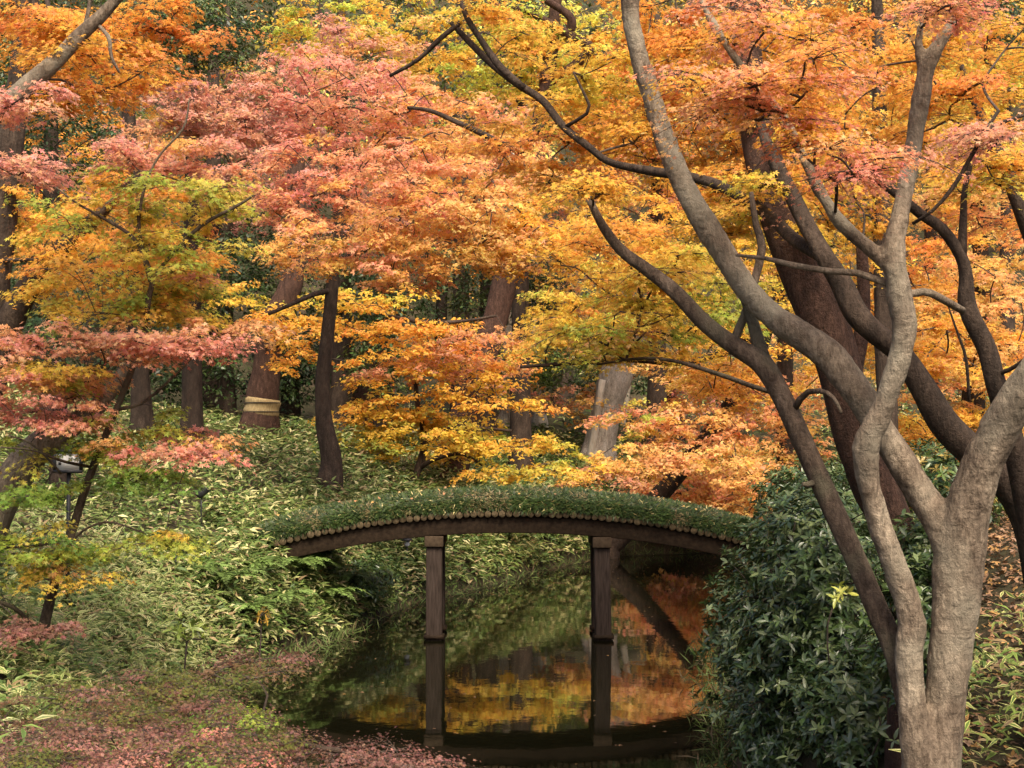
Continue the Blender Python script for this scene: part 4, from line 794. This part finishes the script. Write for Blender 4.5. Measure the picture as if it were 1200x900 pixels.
# ---------------------------------------------------------------- glossy shrubs, ferns
def shrub(label, blobs, cols, size, name='evergreen_shrub', mat='glossy', per=6, R=.12, group=None):
    acc = Acc(); c0 = None; P0 = []
    for px, py, rx, ry, d, dd, n in blobs:
        n = int(n * (2.5 if name == 'evergreen_shrub' else 1))
        v = unit(rng.normal(size=(n, 3))); rad = np.where(rng.random((n, 1)) < .6, rng.uniform(.75, 1.12, (n, 1)), rng.uniform(.3, .95, (n, 1)))
        c = P(px, py, d); s = d / F; lob = 1 + .13 * np.sin(v[:, :1] * 7 + v[:, 2:] * 9 + px) + .12 * np.sin(v[:, 2:] * 17 + v[:, :1] * 5 + py)
        tier = np.sin((c[2] + v[:, 2:] * ry * s) * 2 * math.pi / .42 + 1.5 * np.sin(v[:, :1] * 4 + px)); lob = lob * (1 + .13 * tier)
        pos = c + v * rad * lob * np.array([rx * s, dd, ry * s]); ok = pos[:, 2] > ground_z(pos[:, 0], pos[:, 1]) + .05
        ok &= pos[:, 2] > .08
        pos, v = pos[ok], v[ok]; k = len(pos)
        if c0 is None: c0 = np.array([c[0], c[1], max(gz(c[0], c[1]), .0)])
        ax = unit(v + np.array([0, 0, .9]) + rng.normal(0, .25, (k, 3)))
        tmp = np.where(np.abs(ax[:, 2:]) < .9, np.array([[0, 0, 1.]]), np.array([[1., 0, 0]])); e1 = unit(np.cross(ax, tmp)); e2 = np.cross(ax, e1)
        th = rng.uniform(0, 6.28, (k, 1)) + np.arange(per)[None] * (6.283 / per) + rng.normal(0, .2, (k, per))
        rd = np.cos(th)[..., None] * e1[:, None] + np.sin(th)[..., None] * e2[:, None]
        tip = rd + ax[:, None] * rng.uniform(-.45, .95, (k, per, 1)); nr = ax[:, None] - .35 * rd + rng.normal(0, .32, (k, per, 3))
        p = np.repeat(pos, per, 0); Rm = frames(tip.reshape(-1, 3), nr.reshape(-1, 3))
        cc = np.array(cols)[rng.integers(0, len(cols), k)]; cc = np.repeat(cc, per, 0) * rng.uniform(.7, 1.3, (k * per, 1))
        V, Q = instances(LENS, p - c0, Rm, size * .72 * rng.uniform(.5, 1.25, k * per)); acc.add(V, Q, rep(cc, LENS), 0); P0.append(pos)
    pp = np.vstack(P0); nd = c0 + np.array([[0, 0, .02], [0.05, .05, .25], [-.05, 0, .45]])
    t = thing(name, label, 'shrub', c0, group)
    acc.build('foliage', [M[mat]], t)
    st = Acc(); V, Q = tube(np.vstack([[nd[0] - c0 - [0, 0, .1]], nd - c0]), np.array([.02, .018, .015, .01]), 6); st.add(V, Q); sub = pp[rng.permutation(len(pp))[:160]]
    twig_network(st, nd - c0, None, sub - c0 - np.array([0, 0, .02]), .004, .5, .03, 0)
    st.build('stem', [M['twig']], t, col=False)
    return t
DK = [(.042, .074, .02), (.065, .105, .028), (.03, .056, .015), (.13, .165, .06)]
shrub('large dark glossy shrub overhanging the water at the bridge end', [(928, 695, 70, 75, 13.5, 1.0, 560), (872, 735, 44, 58, 13.8, .8, 280)], DK, .125)
shrub('dense glossy shrub with pale shiny leaves in front of the leaning dark stem', [(960, 660, 80, 80, 11.5, .9, 560), (945, 750, 80, 70, 11.5, .9, 480)], DK, .115)
shrub('dark glossy shrub low over the bank beneath the grey maple', [(918, 840, 70, 65, 12.2, .9, 460), (1000, 830, 70, 80, 10.5, .8, 420)], DK, .115)
shrub('fine-leaved dark shrub behind the bridge end and leaning stem', [(948, 580, 62, 42, 14.5, .8, 480), (985, 620, 60, 60, 13.2, .8, 360)], DK, .085)
shrub('dark shrub peeping between the two grey trunks', [(1085, 655, 40, 50, 9.2, .5, 200), (1070, 750, 40, 100, 8.8, .5, 340)], DK, .105)
shrub('leafy green shrub behind the curved dark limb', [(1110, 560, 70, 45, 12.5, .8, 380)], [(.06, .11, .03), (.09, .14, .03), (.04, .08, .025), (.30, .22, .05)], .10)
shrub('light green clipped shrub at the far end of the bridge', [(775, 570, 60, 20, 44.5, 1.2, 380)], [(.08, .14, .03), (.12, .18, .04), (.06, .10, .03)], .2)
shrub('broad-leaved green shrub low on the bank beneath the small bridge lamp', [(425, 676, 42, 22, 25.5, .8, 300)], [(.07, .13, .03), (.10, .16, .035), (.05, .09, .025)], .13)
shrub('bright yellow-green young plant among the bamboo grass', [(222, 738, 18, 18, 14.2, .2, 16)], [(.28, .36, .06), (.34, .40, .08)], .16, name='young_plant')
shrub('yellow-green leafy sprig against the glossy dark shrub', [(985, 693, 10, 10, 10.5, .08, 5)], [(.42, .46, .07), (.5, .5, .1)], .10, name='young_plant')
shrub('small golden-leaved seedling by the ferns', [(308, 722, 10, 8, 16.5, .15, 8)], [(.62, .42, .08), (.55, .33, .05)], .10, name='young_plant')

PIN = (np.array([(0, -.1, 0), (.5, -.12, .03), (1, 0, -.08), (.5, .12, .03)], float), np.array([(0, 1, 2, 3)]))
def fern_mesh(nf=13, size=.6):
    acc = Acc()
    for k in range(nf):
        az = k * 6.283 / nf + rng.normal(0, .2); L_ = size * rng.uniform(.75, 1.15); t = np.linspace(.02, 1, 17)
        el = rng.uniform(.7, 1.0); x = L_ * t * math.cos(el * .6); z = L_ * (1.0 * t * math.sin(el) - .75 * t * t)
        pts = np.stack([x * math.cos(az), x * math.sin(az), z], -1)
        V, Q = tube(pts, np.linspace(.004, .0015, 17), 4); acc.add(V, Q, (.10, .13, .04))
        d = unit(np.gradient(pts, axis=0)); side = np.cross(d, np.array([0, 0, 1.])); side = unit(side); nrm = np.cross(side, d)
        w = L_ * .26 * np.sin(np.pi * np.clip(t * .9 + .1, 0, 1)) ** .8 * (1 - .55 * t)
        cc = np.array([(.15, .23, .055), (.19, .28, .075), (.12, .18, .045)])[rng.integers(0, 3)] * rng.uniform(.8, 1.2)
        for sg in (-1, 1):
            Rm = frames(side * sg + .45 * d, nrm + rng.normal(0, .12, nrm.shape))
            V, Q = instances(PIN, pts[1:], Rm[1:], w[1:]); acc.add(V, Q, cc)
            Rm = frames(side * sg + .45 * d, nrm + rng.normal(0, .12, nrm.shape)); mid = (pts[1:] + pts[:-1]) / 2
            V, Q = instances(PIN, mid, Rm[1:], w[1:] * .96); acc.add(V, Q, cc * .92)
    return acc
fm = [fern_mesh() for _ in range(3)]
fspots = [(345, 690, 1.25, 'spreading fern at the tip of the bank below the bridge'), (405, 700, 1.1, 'pale fern drooping over the water below the bridge end'), (300, 690, 1.1, 'fern tucked under the bamboo grass above the water tip'), (262, 712, 1.15, 'fern beside the bright yellow-green plant'),
          (290, 745, 1.0, 'lowest fern overhanging the dark water edge'), (330, 728, 1.0, 'fern leaning to the water beside the golden seedling'), (425, 695, 1.1, 'fern at the very edge of the water nearest the first bridge post'), (385, 722, 1.1, 'fern hanging over the dark waterline between two taller ferns'), (372, 690, 1.2, 'full fern spreading in the middle of the bank below the bridge'), (375, 665, .9, 'small fern beneath the bridge abutment'), (235, 695, .9, 'highest fern in the bamboo grass slope')]
for i, (px, py, s, lab) in enumerate(fspots):
    d = gd(px, py); w = P(px, py, d)
    t = thing('fern', lab, 'fern', (w[0], w[1], gz(w[0], w[1]) + .28), 'ferns on the bank'); t.scale = (s * 1.15, s * 1.15, s * 1.15); t.rotation_euler = (0, 0, i * 1.3)
    fm[i % 3].build('frond', [M['bamboo']], t)

# ---------------------------------------------------------------- small fittings
d = 15.0
c = P(80, 541, d); off = c
sg = thing('information_board', 'small white information board in a dark frame half hidden by leaves', 'sign', (c[0], c[1], gz(c[0], c[1])))
o0 = np.array(sg.location)
V, Q = box((0, 0, 0), (.125, .012, .09)); pn = mesh_obj('panel', V + c - o0, Q, [M['white']], sg)
fr = Acc()
for cx, cz, hx, hz in ((0, -.105, .15, .016), (0, .105, .15, .016), (-.138, 0, .014, .088), (.138, 0, .014, .088)):
    V, Q = box((cx, -.004, cz), (hx, .024, hz)); fr.add(V + c - o0, Q)
fr.build('frame', [M['black']], sg, col=False)
for cx, cz, hx, hz in ((-.085, -.02, .014, .014), (-.09, .03, .008, .008)):
    V, Q = box((cx, -.0145, cz), (hx, .003, hz)); mesh_obj('printed_mark', V + c - o0, Q, [M['black']], sg)
V, Q = box((0, .03, (gz(c[0], c[1]) - c[2]) / 2 - .02), (.02, .012, abs(c[2] - gz(c[0], c[1])) / 2 + .1)); mesh_obj('stake', V + c - o0, Q, [M['black']], sg)
def gdh(px, py, h):
    rx, rz = ray(px, py); d = np.arange(5, 60, .05); return float(d[np.argmax(CAM_H + rz * d < ground_z(rx * d, d) + h)])
def spot(px, py, d, label, yaw=.6, up=.5):
    d = gdh(px, py, .62); c = P(px, py, d); g = gz(c[0], c[1]); t = thing('garden_spotlight', label, 'spotlight', (c[0], c[1], g), 'garden spotlights on the bank'); h = max(c[2] - g, .2)
    V, Q = tube(np.array([(0, 0, -.1), (0, 0, h * .5), (0, 0, h - .05)]), np.array([.012, .012, .012]), 8); mesh_obj('stake', V, Q, [M['black']], t)
    dr = np.array([math.cos(yaw) * math.cos(up), math.sin(yaw) * math.cos(up), math.sin(up)]); a = np.array([0, 0, h]) - dr * .09; b = np.array([0, 0, h]) + dr * .09
    V, Q = tube(np.array([a, a + dr * .02, a + dr * .1, b - dr * .01, b]), np.array([.045, .065, .075, .085, .088]), 16); hd = mesh_obj('lamp_head', V, Q, [M['black']], t, smooth=False)
    V, Q = tube(np.array([b - dr * .004, b + dr * .004]), np.array([.072, .072]), 16); mesh_obj('lens', V, Q, [M['lens']], hd)
    V, Q = tube(np.array([(0, 0, h - .09), (0, 0, h - .05)]), np.array([.02, .03]), 8); mesh_obj('bracket', V, Q, [M['black']], t)
spot(236, 577, 15.5, 'dark garden spotlight tilted upwards in the bamboo grass', .5, .8)
spot(206, 636, 14.5, 'black garden spotlight low among pale bamboo grass leaves', 1.0, .35)
c = P(477, 640, gdh(477, 640, .5)); g = gz(c[0], c[1])
t = thing('garden_lamp', 'small black hooded lamp on a stake seen beneath the bridge', 'lamp', (c[0], c[1], g)); h = c[2] - g
V, Q = tube(np.array([(0, 0, -.1), (0, 0, h * .6), (0, 0, h)]), np.full(3, .016), 8); mesh_obj('stake', V, Q, [M['black']], t)
V, Q = tube(np.array([(0, 0, h), (0, 0, h + .03), (0, 0, h + .12)]), np.array([.05, .055, .055]), 12); mesh_obj('lantern', V, Q, [M['lens']], t)
V, Q = tube(np.array([(0, 0, h + .11), (0, 0, h + .15), (0, 0, h + .2)]), np.array([.12, .09, .02]), 16); mesh_obj('hood', V, Q, [M['black']], t)

# ---------------------------------------------------------------- light
SUN_EL, SUN_AZ = math.radians(52), math.radians(166)      # azimuth clockwise from +Y: behind the camera, to its right
w = bpy.data.worlds.new('World'); S.world = w; w.use_nodes = True
nt = w.node_tree; nt.nodes.clear()
sky = nt.nodes.new('ShaderNodeTexSky'); sky.sky_type = 'NISHITA'; sky.sun_disc = False
sky.sun_elevation = SUN_EL; sky.sun_rotation = SUN_AZ; sky.air_density = .8; sky.dust_density = 6.0; sky.ozone_density = .2
bg = nt.nodes.new('ShaderNodeBackground'); bg.inputs[1].default_value = .15; ow = nt.nodes.new('ShaderNodeOutputWorld')
nt.links.new(sky.outputs[0], bg.inputs[0]); nt.links.new(bg.outputs[0], ow.inputs[0])
sl = bpy.data.lights.new('sun', 'SUN'); so = bpy.data.objects.new('sun', sl); COL.objects.link(so)
sl.energy = 2.9; sl.angle = math.radians(26); sl.color = (1, .89, .70)
dirv = Vector((math.sin(SUN_AZ) * math.cos(SUN_EL), math.cos(SUN_AZ) * math.cos(SUN_EL), math.sin(SUN_EL)))
so.rotation_euler = (-dirv).to_track_quat('-Z', 'Y').to_euler()
S.view_settings.view_transform = 'Standard'; S.view_settings.look = 'None'; S.view_settings.gamma = 1; S.view_settings.exposure = .98
S.view_settings.use_curve_mapping = False
c = S.cycles
c.max_bounces = 8; c.diffuse_bounces = 4; c.glossy_bounces = 3; c.transmission_bounces = 5; c.transparent_max_bounces = 6
c.sample_clamp_indirect = 4; c.caustics_reflective = False; c.caustics_refractive = False
nf = sum(len(o.data.polygons) for o in bpy.data.objects if o.type == 'MESH'); print('faces', nf)
